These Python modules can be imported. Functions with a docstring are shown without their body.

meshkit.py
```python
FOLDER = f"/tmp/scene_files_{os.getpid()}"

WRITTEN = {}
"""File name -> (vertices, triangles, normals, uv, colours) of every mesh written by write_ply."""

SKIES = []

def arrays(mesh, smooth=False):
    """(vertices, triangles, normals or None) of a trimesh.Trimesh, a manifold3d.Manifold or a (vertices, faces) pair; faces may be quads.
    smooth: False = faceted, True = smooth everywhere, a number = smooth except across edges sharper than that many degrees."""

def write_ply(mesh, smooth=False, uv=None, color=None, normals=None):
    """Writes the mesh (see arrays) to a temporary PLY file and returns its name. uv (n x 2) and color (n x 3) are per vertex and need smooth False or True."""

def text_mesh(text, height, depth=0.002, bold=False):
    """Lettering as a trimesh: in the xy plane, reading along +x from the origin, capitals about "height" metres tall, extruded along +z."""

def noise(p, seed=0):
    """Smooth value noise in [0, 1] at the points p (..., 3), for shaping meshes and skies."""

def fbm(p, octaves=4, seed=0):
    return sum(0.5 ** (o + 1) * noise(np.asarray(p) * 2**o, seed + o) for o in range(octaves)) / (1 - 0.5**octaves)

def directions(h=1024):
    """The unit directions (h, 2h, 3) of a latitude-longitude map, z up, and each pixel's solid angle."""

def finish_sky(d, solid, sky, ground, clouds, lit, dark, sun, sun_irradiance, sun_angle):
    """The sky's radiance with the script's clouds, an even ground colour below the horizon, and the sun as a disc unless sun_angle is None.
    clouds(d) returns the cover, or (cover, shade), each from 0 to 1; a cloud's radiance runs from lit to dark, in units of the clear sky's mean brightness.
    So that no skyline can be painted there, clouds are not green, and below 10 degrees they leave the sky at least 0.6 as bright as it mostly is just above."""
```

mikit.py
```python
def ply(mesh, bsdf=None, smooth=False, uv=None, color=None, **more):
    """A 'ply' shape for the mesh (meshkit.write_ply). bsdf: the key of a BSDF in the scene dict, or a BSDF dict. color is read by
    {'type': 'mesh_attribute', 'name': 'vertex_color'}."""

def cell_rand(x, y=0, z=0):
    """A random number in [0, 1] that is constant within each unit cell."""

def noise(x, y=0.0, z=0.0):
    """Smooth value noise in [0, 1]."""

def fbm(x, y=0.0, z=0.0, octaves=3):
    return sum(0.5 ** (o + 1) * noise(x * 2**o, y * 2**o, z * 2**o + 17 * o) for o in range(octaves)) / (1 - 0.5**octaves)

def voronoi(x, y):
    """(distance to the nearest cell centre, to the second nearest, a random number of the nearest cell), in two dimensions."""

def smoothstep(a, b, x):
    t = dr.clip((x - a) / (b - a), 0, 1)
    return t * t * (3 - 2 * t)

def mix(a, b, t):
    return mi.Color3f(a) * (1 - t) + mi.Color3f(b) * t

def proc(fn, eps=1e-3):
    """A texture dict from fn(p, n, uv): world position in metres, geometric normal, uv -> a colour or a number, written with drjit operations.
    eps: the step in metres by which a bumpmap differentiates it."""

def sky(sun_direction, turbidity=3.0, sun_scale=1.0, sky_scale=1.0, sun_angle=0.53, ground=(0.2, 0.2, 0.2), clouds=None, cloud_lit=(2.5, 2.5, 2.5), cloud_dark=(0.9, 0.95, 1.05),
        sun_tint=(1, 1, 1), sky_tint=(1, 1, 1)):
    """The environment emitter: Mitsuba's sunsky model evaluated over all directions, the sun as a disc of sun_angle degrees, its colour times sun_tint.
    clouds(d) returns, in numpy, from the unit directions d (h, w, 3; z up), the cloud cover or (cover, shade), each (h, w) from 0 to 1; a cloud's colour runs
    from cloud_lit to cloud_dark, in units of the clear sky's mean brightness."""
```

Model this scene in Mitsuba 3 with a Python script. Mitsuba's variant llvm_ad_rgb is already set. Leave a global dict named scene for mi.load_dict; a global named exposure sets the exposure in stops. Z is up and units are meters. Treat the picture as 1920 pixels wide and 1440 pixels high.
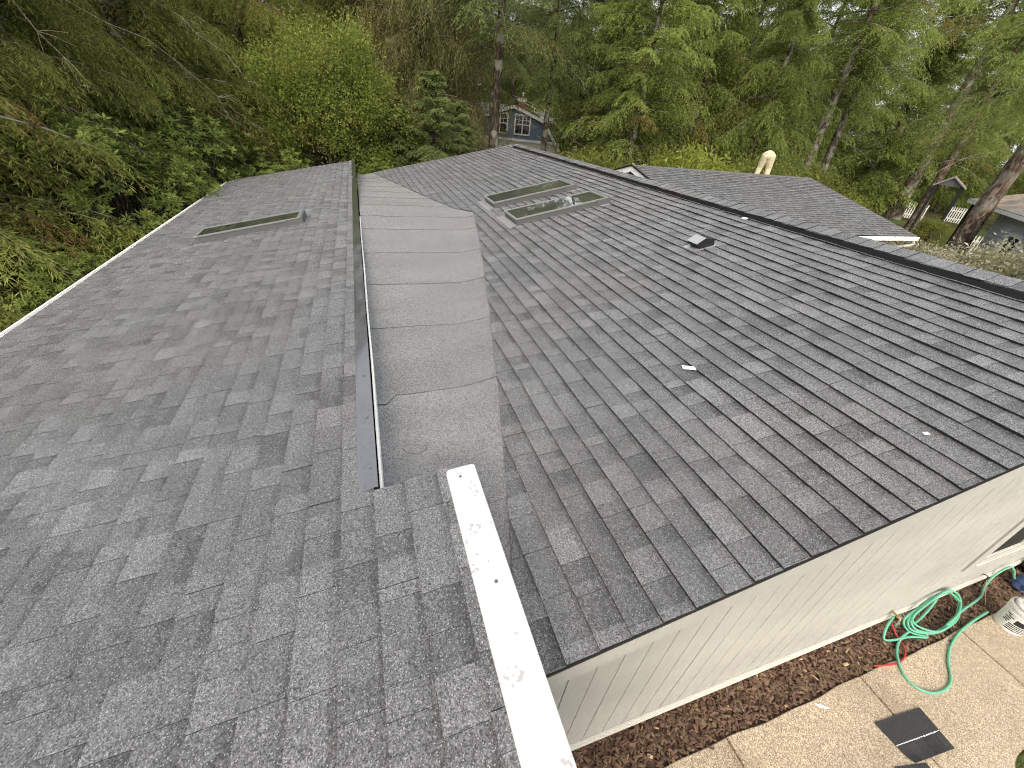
import math
import numpy as np
import trimesh
import manifold3d as m3
import drjit as dr
import mitsuba as mi
import mikit
import meshkit
from shapely.geometry import Polygon, box as sbox
from mikit import proc, noise, fbm, cell_rand, smoothstep, mix

T = mi.ScalarTransform4f
scene, labels = {}, {}

# ------------------------------------------------------------------ camera, sky, exposure
CAM_Z = 4.7
F_PX, PITCH, ROLL, YAW = 763.51, 0.58001, -0.105402, 0.37361       # focal length for a picture 1920 wide; angles in radians
FWD = np.array([math.sin(YAW) * math.cos(PITCH), math.cos(YAW) * math.cos(PITCH), -math.sin(PITCH)])
_r = np.array([math.cos(YAW), -math.sin(YAW), 0.0])
_d = np.cross(FWD, _r)
RIGHT, DOWN = _r * math.cos(ROLL) + _d * math.sin(ROLL), -_r * math.sin(ROLL) + _d * math.cos(ROLL)
CAM = np.array([0, 0, CAM_Z])
scene['camera'] = {'type': 'perspective', 'fov': math.degrees(2 * math.atan(960 / F_PX)), 'fov_axis': 'x', 'near_clip': 0.05, 'far_clip': 600.0,
                   'to_world': T().look_at(origin=CAM.tolist(), target=(CAM + FWD).tolist(), up=(-DOWN).tolist())}
SUN = (-0.30, -0.73, 0.62)
scene['daylight'] = mikit.sky(SUN, turbidity=3, sun_scale=0.52, sun_angle=34, sun_tint=(0.90, 0.97, 1.10), clouds=lambda d: 1.0, cloud_lit=(2.42, 2.5, 2.62), ground=(0.12, 0.12, 0.09))
exposure = 2.54


def project(p):
    """Where points land in the 1920 x 1440 photograph (used only to rank which shingles show largest)."""
    q = np.asarray(p, float) - CAM
    z = np.maximum(q @ FWD, 1e-3)
    return np.stack([960 + F_PX * (q @ RIGHT) / z, 720 + F_PX * (q @ DOWN) / z], -1), q @ FWD


# ------------------------------------------------------------------ helpers
def numbered(key):
    if key not in scene and key not in labels:
        return key
    i = 1
    while f'{key}_{i:03d}' in scene or f'{key}_{i:03d}' in labels:
        i += 1
    return f'{key}_{i:03d}'


_count = {}


def fresh(key):
    """The next free key of this name (fast, for long runs of alike pieces)."""
    n = _count.get(key, 0)
    _count[key] = n + 1
    return key if n == 0 else f'{key}_{n:03d}'


def put(key, shape, label=None, cat=None, group=None, kind=None):
    scene[key] = shape
    tag(key, label, cat, group, kind)
    return key


def tag(key, label=None, cat=None, group=None, kind=None):
    d = {k: v for k, v in (('label', label), ('category', cat), ('group', group), ('kind', kind)) if v}
    if d:
        labels[key] = {**labels.get(key, {}), **d}


class MB:
    """Collects faces of one mesh, with a uv pair per face corner."""

    def __init__(self):
        self.v, self.f, self.uv, self.n = [], [], [], 0

    def add(self, v, f, uv=(0.5, 0.0)):
        v = np.asarray(v, float).reshape(-1, 3)
        f = np.asarray(f, int)
        if f.shape[1] == 4:
            f = np.vstack([f[:, [0, 1, 2]], f[:, [0, 2, 3]]])
        self.v.append(v)
        self.f.append(f + self.n)
        uv = np.asarray(uv, float)
        self.uv.append(np.broadcast_to(uv, (len(v), 2)) if uv.ndim == 1 else uv)
        self.n += len(v)
        return self

    def mesh(self, m, uv=(0.5, 0.0)):
        return self.add(m.vertices, m.faces, uv)

    def box(self, lo, hi, uv=(0.5, 0.0)):
        m = trimesh.creation.box(extents=np.subtract(hi, lo))
        m.apply_translation((np.add(lo, hi)) / 2)
        return self.mesh(m, uv)

    def arrays(self):
        return np.vstack(self.v), np.vstack(self.f), np.vstack(self.uv)

    def ply(self, bsdf, smooth=False):
        v, f, uv = self.arrays()
        if smooth:
            return mikit.ply((v, f), bsdf, smooth=True, uv=uv)
        v2, uv2 = v[f].reshape(-1, 3), uv[f].reshape(-1, 2)
        return mikit.ply((v2, np.arange(len(v2)).reshape(-1, 3)), bsdf, smooth=False, uv=uv2)


def rbox(lo, hi, r=0.004):
    """A box with chamfered edges."""
    lo, hi = np.asarray(lo, float), np.asarray(hi, float)
    r = min(r, 0.45 * float((hi - lo).min()))
    c = []
    for sx in (0, 1):
        for sy in (0, 1):
            for sz in (0, 1):
                p = np.where([sx, sy, sz], hi, lo)
                s = np.where([sx, sy, sz], -1, 1)
                for k in range(3):
                    q = p + s * r
                    q[k] = p[k]
                    c.append(q)
    return trimesh.convex.convex_hull(np.array(c))


def tube(points, radii, sides=6, cap=True):
    p = np.asarray(points, float)
    radii = np.broadcast_to(radii, (len(p),))
    t = np.gradient(p, axis=0)
    t /= np.linalg.norm(t, axis=1, keepdims=True) + 1e-12
    a = np.zeros_like(p)
    ref = np.array([0, 0, 1.0]) if abs(t[0, 2]) < 0.9 else np.array([1.0, 0, 0])
    for i in range(len(p)):
        ref = ref - t[i] * (ref @ t[i])
        ref /= np.linalg.norm(ref) + 1e-12
        a[i] = ref
    b = np.cross(t, a)
    ang = np.arange(sides) * 2 * np.pi / sides
    v = p[:, None] + radii[:, None, None] * (np.cos(ang)[None, :, None] * a[:, None] + np.sin(ang)[None, :, None] * b[:, None])
    i, j = np.meshgrid(np.arange(len(p) - 1), np.arange(sides), indexing='ij')
    q = np.stack([i * sides + j, i * sides + (j + 1) % sides, (i + 1) * sides + (j + 1) % sides, (i + 1) * sides + j], -1).reshape(-1, 4)
    f = np.vstack([q[:, [0, 1, 2]], q[:, [0, 2, 3]]])
    v = v.reshape(-1, 3)
    if cap:
        n = len(v)
        v = np.vstack([v, p[0], p[-1]])
        k = np.arange(sides)
        f = np.vstack([f, np.stack([k * 0 + n, (k + 1) % sides, k], 1), np.stack([k * 0 + n + 1, (len(p) - 1) * sides + k, (len(p) - 1) * sides + (k + 1) % sides], 1)])
    return v, f


def smooth_path(pts, n=8):
    """A Catmull-Rom curve through the points."""
    p = np.asarray(pts, float)
    p = np.vstack([2 * p[0] - p[1], p, 2 * p[-1] - p[-2]])
    out = []
    for i in range(1, len(p) - 2):
        for t in np.linspace(0, 1, n, endpoint=False):
            a, b, c, d = p[i - 1:i + 3]
            out.append(0.5 * (2 * b + (c - a) * t + (2 * a - 5 * b + 4 * c - d) * t * t + (3 * b - a - 3 * c + d) * t ** 3))
    out.append(p[-2])
    return np.array(out)


# ------------------------------------------------------------------ materials
def sheet(name, d):
    scene[name] = {'type': 'twosided', 'bsdf': d}
    return name


def plain(name, rgb, rough=0.6, metallic=0.0, spec=0.5):
    return sheet(name, {'type': 'principled', 'base_color': {'type': 'rgb', 'value': list(rgb)}, 'roughness': rough, 'metallic': metallic, 'specular': spec})


def textured(name, fn, rough=0.8, spec=0.3, bump=None, bump_eps=2e-3, metallic=0.0):
    d = {'type': 'principled', 'base_color': proc(fn), 'roughness': rough, 'specular': spec, 'metallic': metallic}
    if bump:
        d = {'type': 'bumpmap', 'arbitrary': proc(bump, eps=bump_eps), 'scale': 1.0, 'bsdf': d}
    return sheet(name, d)


def c3(r, g, b):
    return mi.Color3f(r, g, b)


def shingle_fn(p, n, uv):
    g = cell_rand(p.x * 290, p.y * 290, p.z * 290)
    g1 = cell_rand(p.x * 150 + 7, p.y * 150, p.z * 150)
    g2 = noise(p.x * 85, p.y * 85, p.z * 85)
    blotch = fbm(p.x * 5, p.y * 5, p.z * 3, octaves=3)
    tone = uv.x + 0.30 * (blotch - 0.5) + 0.30 * (g2 - 0.5)
    base = 0.066 + 0.128 * dr.clip(tone, 0, 1.2)
    v = base * (0.22 + 0.95 * g * g + 0.30 * g + 0.55 * g1)
    v = dr.select(g > 0.960, base * 0.5 + 0.26, v)
    warm = noise(p.x * 0.9 + 7, p.y * 0.9, 3.0) * 0.05
    col = c3(v * (0.945 + warm), v * 0.985, v * (1.055 - warm))
    return dr.select(uv.y > 0.5, c3(0.016, 0.016, 0.017), col)


def membrane_fn(p, n, uv):
    g = cell_rand(p.x * 200, p.y * 200, p.z * 200)
    g2 = fbm(p.x * 40, p.y * 40, 0.0, octaves=2)
    st = fbm(p.x * 1.6 + 30 * uv.x, p.y * 5.0, 0.0, octaves=4)
    v = (0.185 + 0.02 * uv.x) * (0.38 + 1.0 * g + 0.30 * (g2 - 0.3)) * (0.82 + 0.32 * st)
    pink = smoothstep(0.56, 0.72, fbm(p.x * 1.1 + 5, p.y * 2.6, 1.0, octaves=3)) * 0.03
    col = c3(v * (0.985 + pink), v * 0.99, v * 1.005)
    return dr.select(uv.y > 0.5, c3(0.02, 0.02, 0.02), col)


def siding_fn(p, n, uv):
    grain = fbm((p.x + p.y) * 60, 0.0, p.z * 5, octaves=3)
    fine = noise((p.x + p.y) * 230, p.y * 10, p.z * 24)
    dust = fbm(p.x * 1.3, p.y, p.z * 2.0, octaves=4)
    v = 0.88 + 0.10 * (grain - 0.5) + 0.10 * (fine - 0.5) + 0.26 * (dust - 0.5)
    return c3(0.415 * v, 0.41 * v, 0.380 * v)


def siding_bump(p, n, uv):
    return 0.0008 * fbm((p.x + p.y) * 75, 0.0, p.z * 6, octaves=3)


def concrete_fn(p, n, uv):
    g = cell_rand(p.x * 160, p.y * 160, 1.0)
    g2 = fbm(p.x * 60, p.y * 60, 0.0, octaves=2)
    st = fbm(p.x * 2.3 + 9 * uv.x, p.y * 2.3, 0.0, octaves=4)
    stain = smoothstep(0.55, 0.75, fbm(p.x * 1.1 + 4, p.y * 1.4, 5.0, octaves=4))
    v = (0.52 + 0.70 * g * g + 0.25 * g + 0.42 * (g2 - 0.45)) * (0.84 + 0.34 * st) * (1 - 0.2 * stain)
    return mix((0.44, 0.345, 0.235), (0.55, 0.47, 0.37), cell_rand(p.x * 160, p.y * 160, 5.0)) * v


def bark_chip_fn(p, n, uv):
    k = uv.x
    v = 0.55 + 0.9 * cell_rand(k * 977.0, 2.0, 0.0)
    st = 0.75 + 0.5 * fbm(p.x * 60, p.y * 60, p.z * 60, octaves=2)
    pale = dr.select(k > 0.975, 2.6, 1.0)
    return c3(0.150 * v, 0.096 * v * (0.85 + 0.3 * k), 0.066 * v) * st * pale


def ground_fn(p, n, uv):
    a = fbm(p.x * 0.5, p.y * 0.5, 0.0, octaves=4)
    b = fbm(p.x * 9, p.y * 9, 0.0, octaves=3)
    return mix((0.045, 0.032, 0.018), (0.05, 0.068, 0.022), smoothstep(0.4, 0.62, a)) * (0.6 + 0.8 * b)


def grass_fn(p, n, uv):
    return mix((0.10, 0.14, 0.03), (0.22, 0.24, 0.07), uv.x)


def bark_fn(dark, pale, lichen):
    def fn(p, n, uv):
        a = fbm(p.x * 9, p.y * 9, p.z * 3, octaves=3)
        crack = smoothstep(0.42, 0.58, fbm(p.x * 26, p.y * 26, p.z * 6, octaves=2))
        li = smoothstep(0.50, 0.62, fbm(p.x * 4 + 3, p.y * 4, p.z * 2.5, octaves=3)) * lichen
        return mix(dark, pale, a * crack) * (1 - li) + mi.Color3f(0.30, 0.31, 0.27) * li
    return fn


def leaf_fn(dark, light, odd, odd_from=0.92, shift=0.35):
    """Colour of foliage: u runs from old to young leaf, v is a number of its branch; slow changes from tree to tree."""
    def fn(p, n, uv):
        w = noise(p.x * 0.23 + 11, p.y * 0.23, p.z * 0.15)
        w2 = fbm(p.x * 0.9, p.y * 0.9, p.z * 0.9, octaves=2)
        t = dr.clip(uv.x * 0.75 + shift * (w - 0.5) + 0.5 * (w2 - 0.5) + 0.30, 0, 1)
        c = mix(dark, light, t)
        c = c * (0.72 + 0.56 * uv.y)
        return dr.select(uv.y > odd_from, mi.Color3f(odd) * (0.6 + 0.6 * uv.x), c)
    return fn


def leafy(name, fn, rough=0.55, trans=1.0):
    scene[name] = {'type': 'principledthin', 'base_color': proc(fn), 'roughness': rough, 'spec_trans': 0.0, 'diff_trans': trans, 'eta': 1.4}
    return name


textured('m_shingle', shingle_fn, rough=0.6, spec=0.5)
textured('m_membrane', membrane_fn, rough=0.65, spec=0.45)
textured('m_siding', siding_fn, rough=0.75, bump=siding_bump)
textured('m_concrete', concrete_fn, rough=0.9, spec=0.2)
textured('m_bark_chip', bark_chip_fn, rough=0.8)
textured('m_ground', ground_fn, rough=0.95, spec=0.1)
textured('m_grass', grass_fn, rough=0.7)
textured('m_trunk_dark', bark_fn((0.028, 0.022, 0.016), (0.13, 0.105, 0.08), 0.55), rough=0.9, spec=0.1)
textured('m_trunk_pale', bark_fn((0.07, 0.055, 0.04), (0.32, 0.28, 0.22), 0.8), rough=0.9, spec=0.1)
textured('m_trunk_red', bark_fn((0.07, 0.05, 0.037), (0.34, 0.26, 0.21), 0.35), rough=0.9, spec=0.1)
textured('m_twig_pale', bark_fn((0.16, 0.14, 0.11), (0.38, 0.35, 0.29), 0.3), rough=0.9, spec=0.1)
plain('m_white', (0.80, 0.80, 0.79), 0.45)
plain('m_cream', (0.60, 0.585, 0.53), 0.6)
plain('m_black', (0.012, 0.012, 0.013), 0.45)
plain('m_deck', (0.03, 0.03, 0.03), 0.9)
plain('m_galvanised', (0.45, 0.46, 0.47), 0.35, 0.6)
plain('m_clad', (0.105, 0.11, 0.11), 0.45, 0.1)
plain('m_clad_light', (0.21, 0.22, 0.215), 0.45, 0.1)
plain('m_dark_shaft', (0.065, 0.07, 0.065), 0.8)
plain('m_apron', (0.25, 0.255, 0.26), 0.5, 0.2)
plain('m_dark_glass', (0.018, 0.02, 0.022), 0.06, 0.0, 0.8)
plain('m_gray_wall', (0.48, 0.51, 0.55), 0.7)
plain('m_blue_wall', (0.115, 0.155, 0.225), 0.7)
plain('m_gray_roof', (0.26, 0.255, 0.24), 0.9)
plain('m_brick', (0.21, 0.09, 0.07), 0.85)
plain('m_khaki', (0.64, 0.56, 0.38), 0.85)
plain('m_shirt', (0.05, 0.05, 0.06), 0.85)
plain('m_skin', (0.45, 0.28, 0.2), 0.55)
plain('m_hair', (0.03, 0.02, 0.015), 0.6)
plain('m_navy', (0.02, 0.045, 0.12), 0.6)
plain('m_red', (0.50, 0.035, 0.04), 0.5)
plain('m_brass', (0.6, 0.42, 0.2), 0.35, 0.8)
plain('m_tan', (0.55, 0.38, 0.22), 0.8)
plain('m_ink', (0.02, 0.02, 0.024), 0.5)
plain('m_screen', (0.030, 0.029, 0.027), 0.9, 0.0, 0.1)
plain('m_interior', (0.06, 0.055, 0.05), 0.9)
scene['m_glass'] = {'type': 'thindielectric', 'int_ior': 2.7}       # coated double glazing mirrors more than one plain sheet


def hose_fn(p, n, uv):
    g = noise(p.x * 90, p.y * 90, p.z * 90)
    return mi.Color3f(0.14, 0.46, 0.31) * (0.82 + 0.36 * g)


def board_fn(p, n, uv):
    g = fbm(p.x * 160, p.y * 8, 0.0, octaves=3)
    scuff = smoothstep(0.70, 0.80, fbm(p.x * 30, p.y * 22, 2.0, octaves=3))
    scuff2 = smoothstep(0.74, 0.80, noise(p.x * 24 + 3, p.y * 17, 4.0)) * smoothstep(0.5, 0.7, noise(p.x * 120, p.y * 120, 1.0))
    pink = smoothstep(0.62, 0.75, fbm(p.x * 11 + 9, p.y * 9, 7.0, octaves=2)) * 0.05
    v = 0.60 * (0.94 + 0.12 * g) * (1 - 0.05 * scuff) * (1 - 0.30 * scuff2)
    return c3(v, v * (1 - pink), v * (1.0 - pink))


def metal_fn(p, n, uv):
    g = fbm(p.x * 18, p.y * 5, 0.0, octaves=3)
    spot = smoothstep(0.70, 0.78, fbm(p.x * 70, p.y * 50, 0.0, octaves=2))
    v = 0.24 * (0.92 + 0.16 * g)
    return c3(v, v, v * 1.06) * (1 - 0.15 * spot)


def metal_bump(p, n, uv):
    return 0.010 * noise(p.x * 7 + 2, p.y * 3.0, 0.5) + 0.0008 * noise(p.x * 40, p.y * 22, 1.5)


textured('m_hose', hose_fn, rough=0.4, spec=0.5)
textured('m_board', board_fn, rough=0.5)
textured('m_flashing', metal_fn, rough=0.16, bump=metal_bump, bump_eps=5e-3, metallic=0.85)
textured('m_cut', lambda p, n, uv: mi.Color3f(0.042, 0.043, 0.046) * (0.6 + 0.9 * cell_rand(p.x * 250, p.y * 250, p.z * 250)) * (0.75 + 0.5 * uv.x), rough=0.85)
textured('m_old_roof', lambda p, n, uv: mix((0.16, 0.15, 0.14), (0.28, 0.21, 0.17), smoothstep(0.45, 0.7, fbm(p.x * 1.2, p.y * 1.2, p.z, octaves=3))) * (0.75 + 0.5 * cell_rand(dr.floor(p.x * 5), dr.floor(p.y * 5), dr.floor(p.z * 20))), rough=0.9)

# ------------------------------------------------------------------ the roof planes
TC, TA = 0.2335, 0.20626
KC, KA = 1.82, 1.43


class Plane:
    """A roof plane that climbs towards +x: s runs up the slope, y along the eaves, h off the surface."""

    def __init__(self, t, k):
        self.e, self.n, self.o = np.array([math.cos(t), 0, math.sin(t)]), np.array([-math.sin(t), 0, math.cos(t)]), np.array([0, 0, CAM_Z])
        self.o = self.o - k * self.n
        self.t = t

    def at(self, s, y, h=0.0):
        s, y, h = np.broadcast_arrays(np.asarray(s, float), np.asarray(y, float), np.asarray(h, float))
        return self.o + s[..., None] * self.e + h[..., None] * self.n + y[..., None] * np.array([0, 1.0, 0])

    def s_of_x(self, x):
        return (x - self.o[0]) / self.e[0]

    def z_of_x(self, x):
        return self.o[2] + self.e[2] * self.s_of_x(x)


PA, PC = Plane(TA, KA), Plane(TC, KC)
Y_FAR, Y_RAKE, Y_STEP = 14.05, 0.556, 1.36
Y_BACK = -2.4
S_EAVE = PA.s_of_x(-3.345)
S_TOP = PA.s_of_x(-0.075)
S_WING = PA.s_of_x(0.27)
S_RIDGE = PC.s_of_x(4.62)
VALLEY = [(0.36, 0.50), (0.44, 0.771), (0.473, 0.925), (0.534, 1.155), (0.577, 1.338), (0.687, 1.802), (0.801, 2.272), (0.902, 2.757), (1.093, 3.604), (1.362, 4.916),
          (1.579, 6.002), (1.80, 7.26), (1.557, 7.85), (1.293, 9.234), (0.845, 11.676), (0.46, 13.75), (0.42, 14.05)]


def z_flat(y):
    return CAM_Z - 1.475 - 0.0535 * np.abs(np.asarray(y, float) - 7.33)


REG_A = Polygon([(S_EAVE - 0.02, Y_BACK), (S_WING, Y_BACK), (S_WING, Y_STEP), (S_TOP, Y_STEP), (S_TOP, Y_FAR), (S_EAVE - 0.02, Y_FAR)])
REG_C = Polygon([(PC.s_of_x(x), max(y, Y_RAKE)) for x, y in VALLEY] + [(S_RIDGE, Y_FAR), (S_RIDGE, Y_RAKE)])


def tri_poly(poly):
    if poly.interiors or len(poly.exterior.coords) > 6:
        return trimesh.creation.triangulate_polygon(poly, engine='earcut')
    c = np.array(poly.exterior.coords)[:-1]
    if not poly.exterior.is_ccw:
        c = c[::-1]
    if len(c) > 4 and poly.convex_hull.area > poly.area * 1.0001:
        return trimesh.creation.triangulate_polygon(poly, engine='earcut')
    return c, np.array([[0, i, i + 1] for i in range(1, len(c) - 1)])


def slab(mb, plane, poly, top, thick, tone, sides='all'):
    """A thin piece over a polygon in (s, y): top face with its tone, sides in the colour of a cut edge. top(s, y) is its height."""
    for g in getattr(poly, 'geoms', [poly]):
        if g.geom_type != 'Polygon' or g.area < 1e-5:
            continue
        v, f = tri_poly(g)
        h = top(v[:, 0], v[:, 1])
        mb.add(plane.at(v[:, 0], v[:, 1], h), f, (tone, 0.0))
        c = np.array(g.exterior.coords)
        if not g.exterior.is_ccw:
            c = c[::-1]
        smax = c[:, 0].max() - 0.004
        h = top(c[:, 0], c[:, 1])
        a, b = plane.at(c[:, 0], c[:, 1], h), plane.at(c[:, 0], c[:, 1], h - thick)
        for i in range(len(c) - 1):
            if c[i, 0] > smax and c[i + 1, 0] > smax or (sides == 'none' and abs(c[i, 0] - c[i + 1, 0]) < 0.012):
                continue       # the upper edge lies under the next course or meets the other half of its tab
            mb.add([b[i], b[i + 1], a[i + 1], a[i]], [[0, 1, 2, 3]], (tone, 1.0))


def shingles(plane, region, s_first, s_last, y0, y1, seed, expo=0.1429, teeth=True):
    """Every laminated shingle of a roof plane: (mesh builder, footprint in (s, y)) from eave to ridge."""
    rng = np.random.default_rng(seed)
    out = []
    k, s = 0, s_first
    while s < s_last:
        off = (k * 0.2083 * 1.19) % 1.0 + rng.uniform(-0.03, 0.03)
        y = y0 - off
        wob = rng.uniform(0, 6.28, 3)
        lean = rng.uniform(-0.0015, 0.0015)
        while y < y1:
            L = 1.0
            ds, lift, tilt = rng.uniform(-0.0020, 0.0020), abs(rng.normal(0, 0.0007)), rng.normal(0, 0.0008)
            if rng.random() < 0.06:
                lift += rng.uniform(0.001, 0.003)
            sb = s + ds
            shade = rng.normal(0, 0.02)

            def wave(yy, wob=wob):
                return 0.0026 * np.sin(yy * 1.9 + wob[0]) + 0.0016 * np.sin(yy * 5.3 + wob[1])

            def top(ss, yy, sb=sb, lift=lift, tilt=tilt, y=y):
                u = (ss - sb) / 0.172
                return (0.0130 + lift * (1 - u) + tilt * (yy - y)) * (1 - u) + 0.0076 + 0.7 * wave(yy)

            def clip(a, b, lo, hi):
                n = max(1, int((b - a) / 0.3))
                ys = np.linspace(a, b, n + 1)
                low = [(sb + lo + lean * (q - y0) * 0 + wave(q) * 0.8, q) for q in ys]
                high = [(sb + hi + wave(q) * 0.8, q) for q in ys[::-1]]
                return Polygon(low + high).intersection(region)

            foot = clip(y + 0.0007, y + L - 0.0007, 0, 0.143)
            if foot.geom_type == 'MultiPolygon':
                foot = max(foot.geoms, key=lambda q: q.area)
            if not foot.is_empty and foot.area > 2e-4:
                mb = MB()
                q, tabs, high = y + 0.0007, [], rng.random() < 0.5
                while q < y + L - 0.03:
                    w = rng.choice([0.075, 0.095, 0.12, 0.145, 0.175, 0.21]) * rng.uniform(0.9, 1.1)
                    e = min(q + w, y + L - 0.0007)
                    if y + L - 0.0007 - e < 0.05:
                        e = y + L - 0.0007
                    tabs.append((q, e, high))
                    q, high = e, not high
                    if teeth and rng.random() < 0.18:
                        high = not high
                for a, b, hi in tabs:
                    tone = float(np.clip(0.5 + shade + rng.normal(0.09 if hi else -0.06, 0.125), 0.02, 1.05))
                    raised = 0.0022 if hi and teeth else 0.0
                    a, b = (a + 0.0006, b - 0.0006) if raised else (a, b)
                    thick = 0.0143 if raised else 0.0122
                    hgt = lambda ss, yy, top=top, raised=raised: top(ss, yy) + raised
                    lo = 0.0 if raised or not teeth else 0.0008
                    c1, c2 = rng.uniform(0.070, 0.112), rng.uniform(0.114, 0.130)
                    if rng.random() < 0.12:
                        c1 = c2 - 0.004
                    drop = rng.uniform(0.08, 0.24) * (0.7 if raised else 1.15)
                    # each tab steps twice to a darker tone towards its upper edge
                    slab(mb, plane, clip(a, b, lo, c1), hgt, thick, tone, sides='low')
                    slab(mb, plane, clip(a, b, c1, c2), hgt, thick, max(tone - drop, 0.0), sides='none')
                    slab(mb, plane, clip(a, b, c2, 0.160), hgt, thick, max(tone - drop - rng.uniform(0.10, 0.22), 0.0), sides='none')
                if mb.n:
                    out.append((mb, foot))
            y += L
        s += expo
        k += 1
    return out


def rank_area(plane, foot):
    """Area in the photograph, in its pixels, of a footprint."""
    total = 0.0
    frame = sbox(0, 0, 1920, 1440)
    for g in getattr(foot, 'geoms', [foot]):
        if g.geom_type != 'Polygon':
            continue
        c = np.array(g.exterior.coords)
        uv, z = project(plane.at(c[:, 0], c[:, 1], 0.01))
        if z.min() < 0.1:
            continue
        p = Polygon(uv)
        if p.is_valid:
            total += p.intersection(frame).area
    return total


def join(mbs):
    out = MB()
    for m in mbs:
        v, f, uv = m.arrays()
        out.add(v, f, uv)
    return out


# ------------------------------------------------------------------ the house: roofs
labels['house'] = {'label': 'long low house with new grey shingle roofs and beige grooved siding, filling the foreground', 'category': 'house'}

deck = MB()
deck.add(PA.at([S_EAVE, S_WING, S_WING, S_EAVE], [Y_BACK, Y_BACK, Y_STEP - 0.003, Y_STEP - 0.003], -0.002), [[0, 1, 2, 3]])
deck.add(PA.at([S_EAVE, S_TOP, S_TOP, S_EAVE], [Y_STEP - 0.003, Y_STEP - 0.003, Y_FAR, Y_FAR], -0.002), [[0, 1, 2, 3]])
deck.add(PA.at([S_EAVE, S_WING, S_WING, S_EAVE], [Y_BACK, Y_BACK, Y_STEP - 0.003, Y_STEP - 0.003], -0.03), [[3, 2, 1, 0]])
put('house__roof', deck.ply('m_deck'), 'lower left roof slope of grey laminated shingles with one skylight')
deck = MB()
v2, f2 = trimesh.creation.triangulate_polygon(REG_C.buffer(0.0), engine='earcut')
deck.add(PC.at(v2[:, 0], v2[:, 1], -0.001), f2)
XR = PC.at(S_RIDGE, 0.0)[0]
ZR = PC.at(S_RIDGE, 0.0)[2]
put('house__roof_002', MB().add([[XR, Y_RAKE, ZR], [XR + 4.0, Y_RAKE, ZR - 0.952], [XR + 4.0, Y_FAR, ZR - 0.952], [XR, Y_FAR, ZR]], [[0, 1, 2, 3]]).ply('m_shingle'))
put('house__roof_001', deck.ply('m_deck'), 'right roof slope of grey shingles rising to the main ridge, with two skylights')

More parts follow.
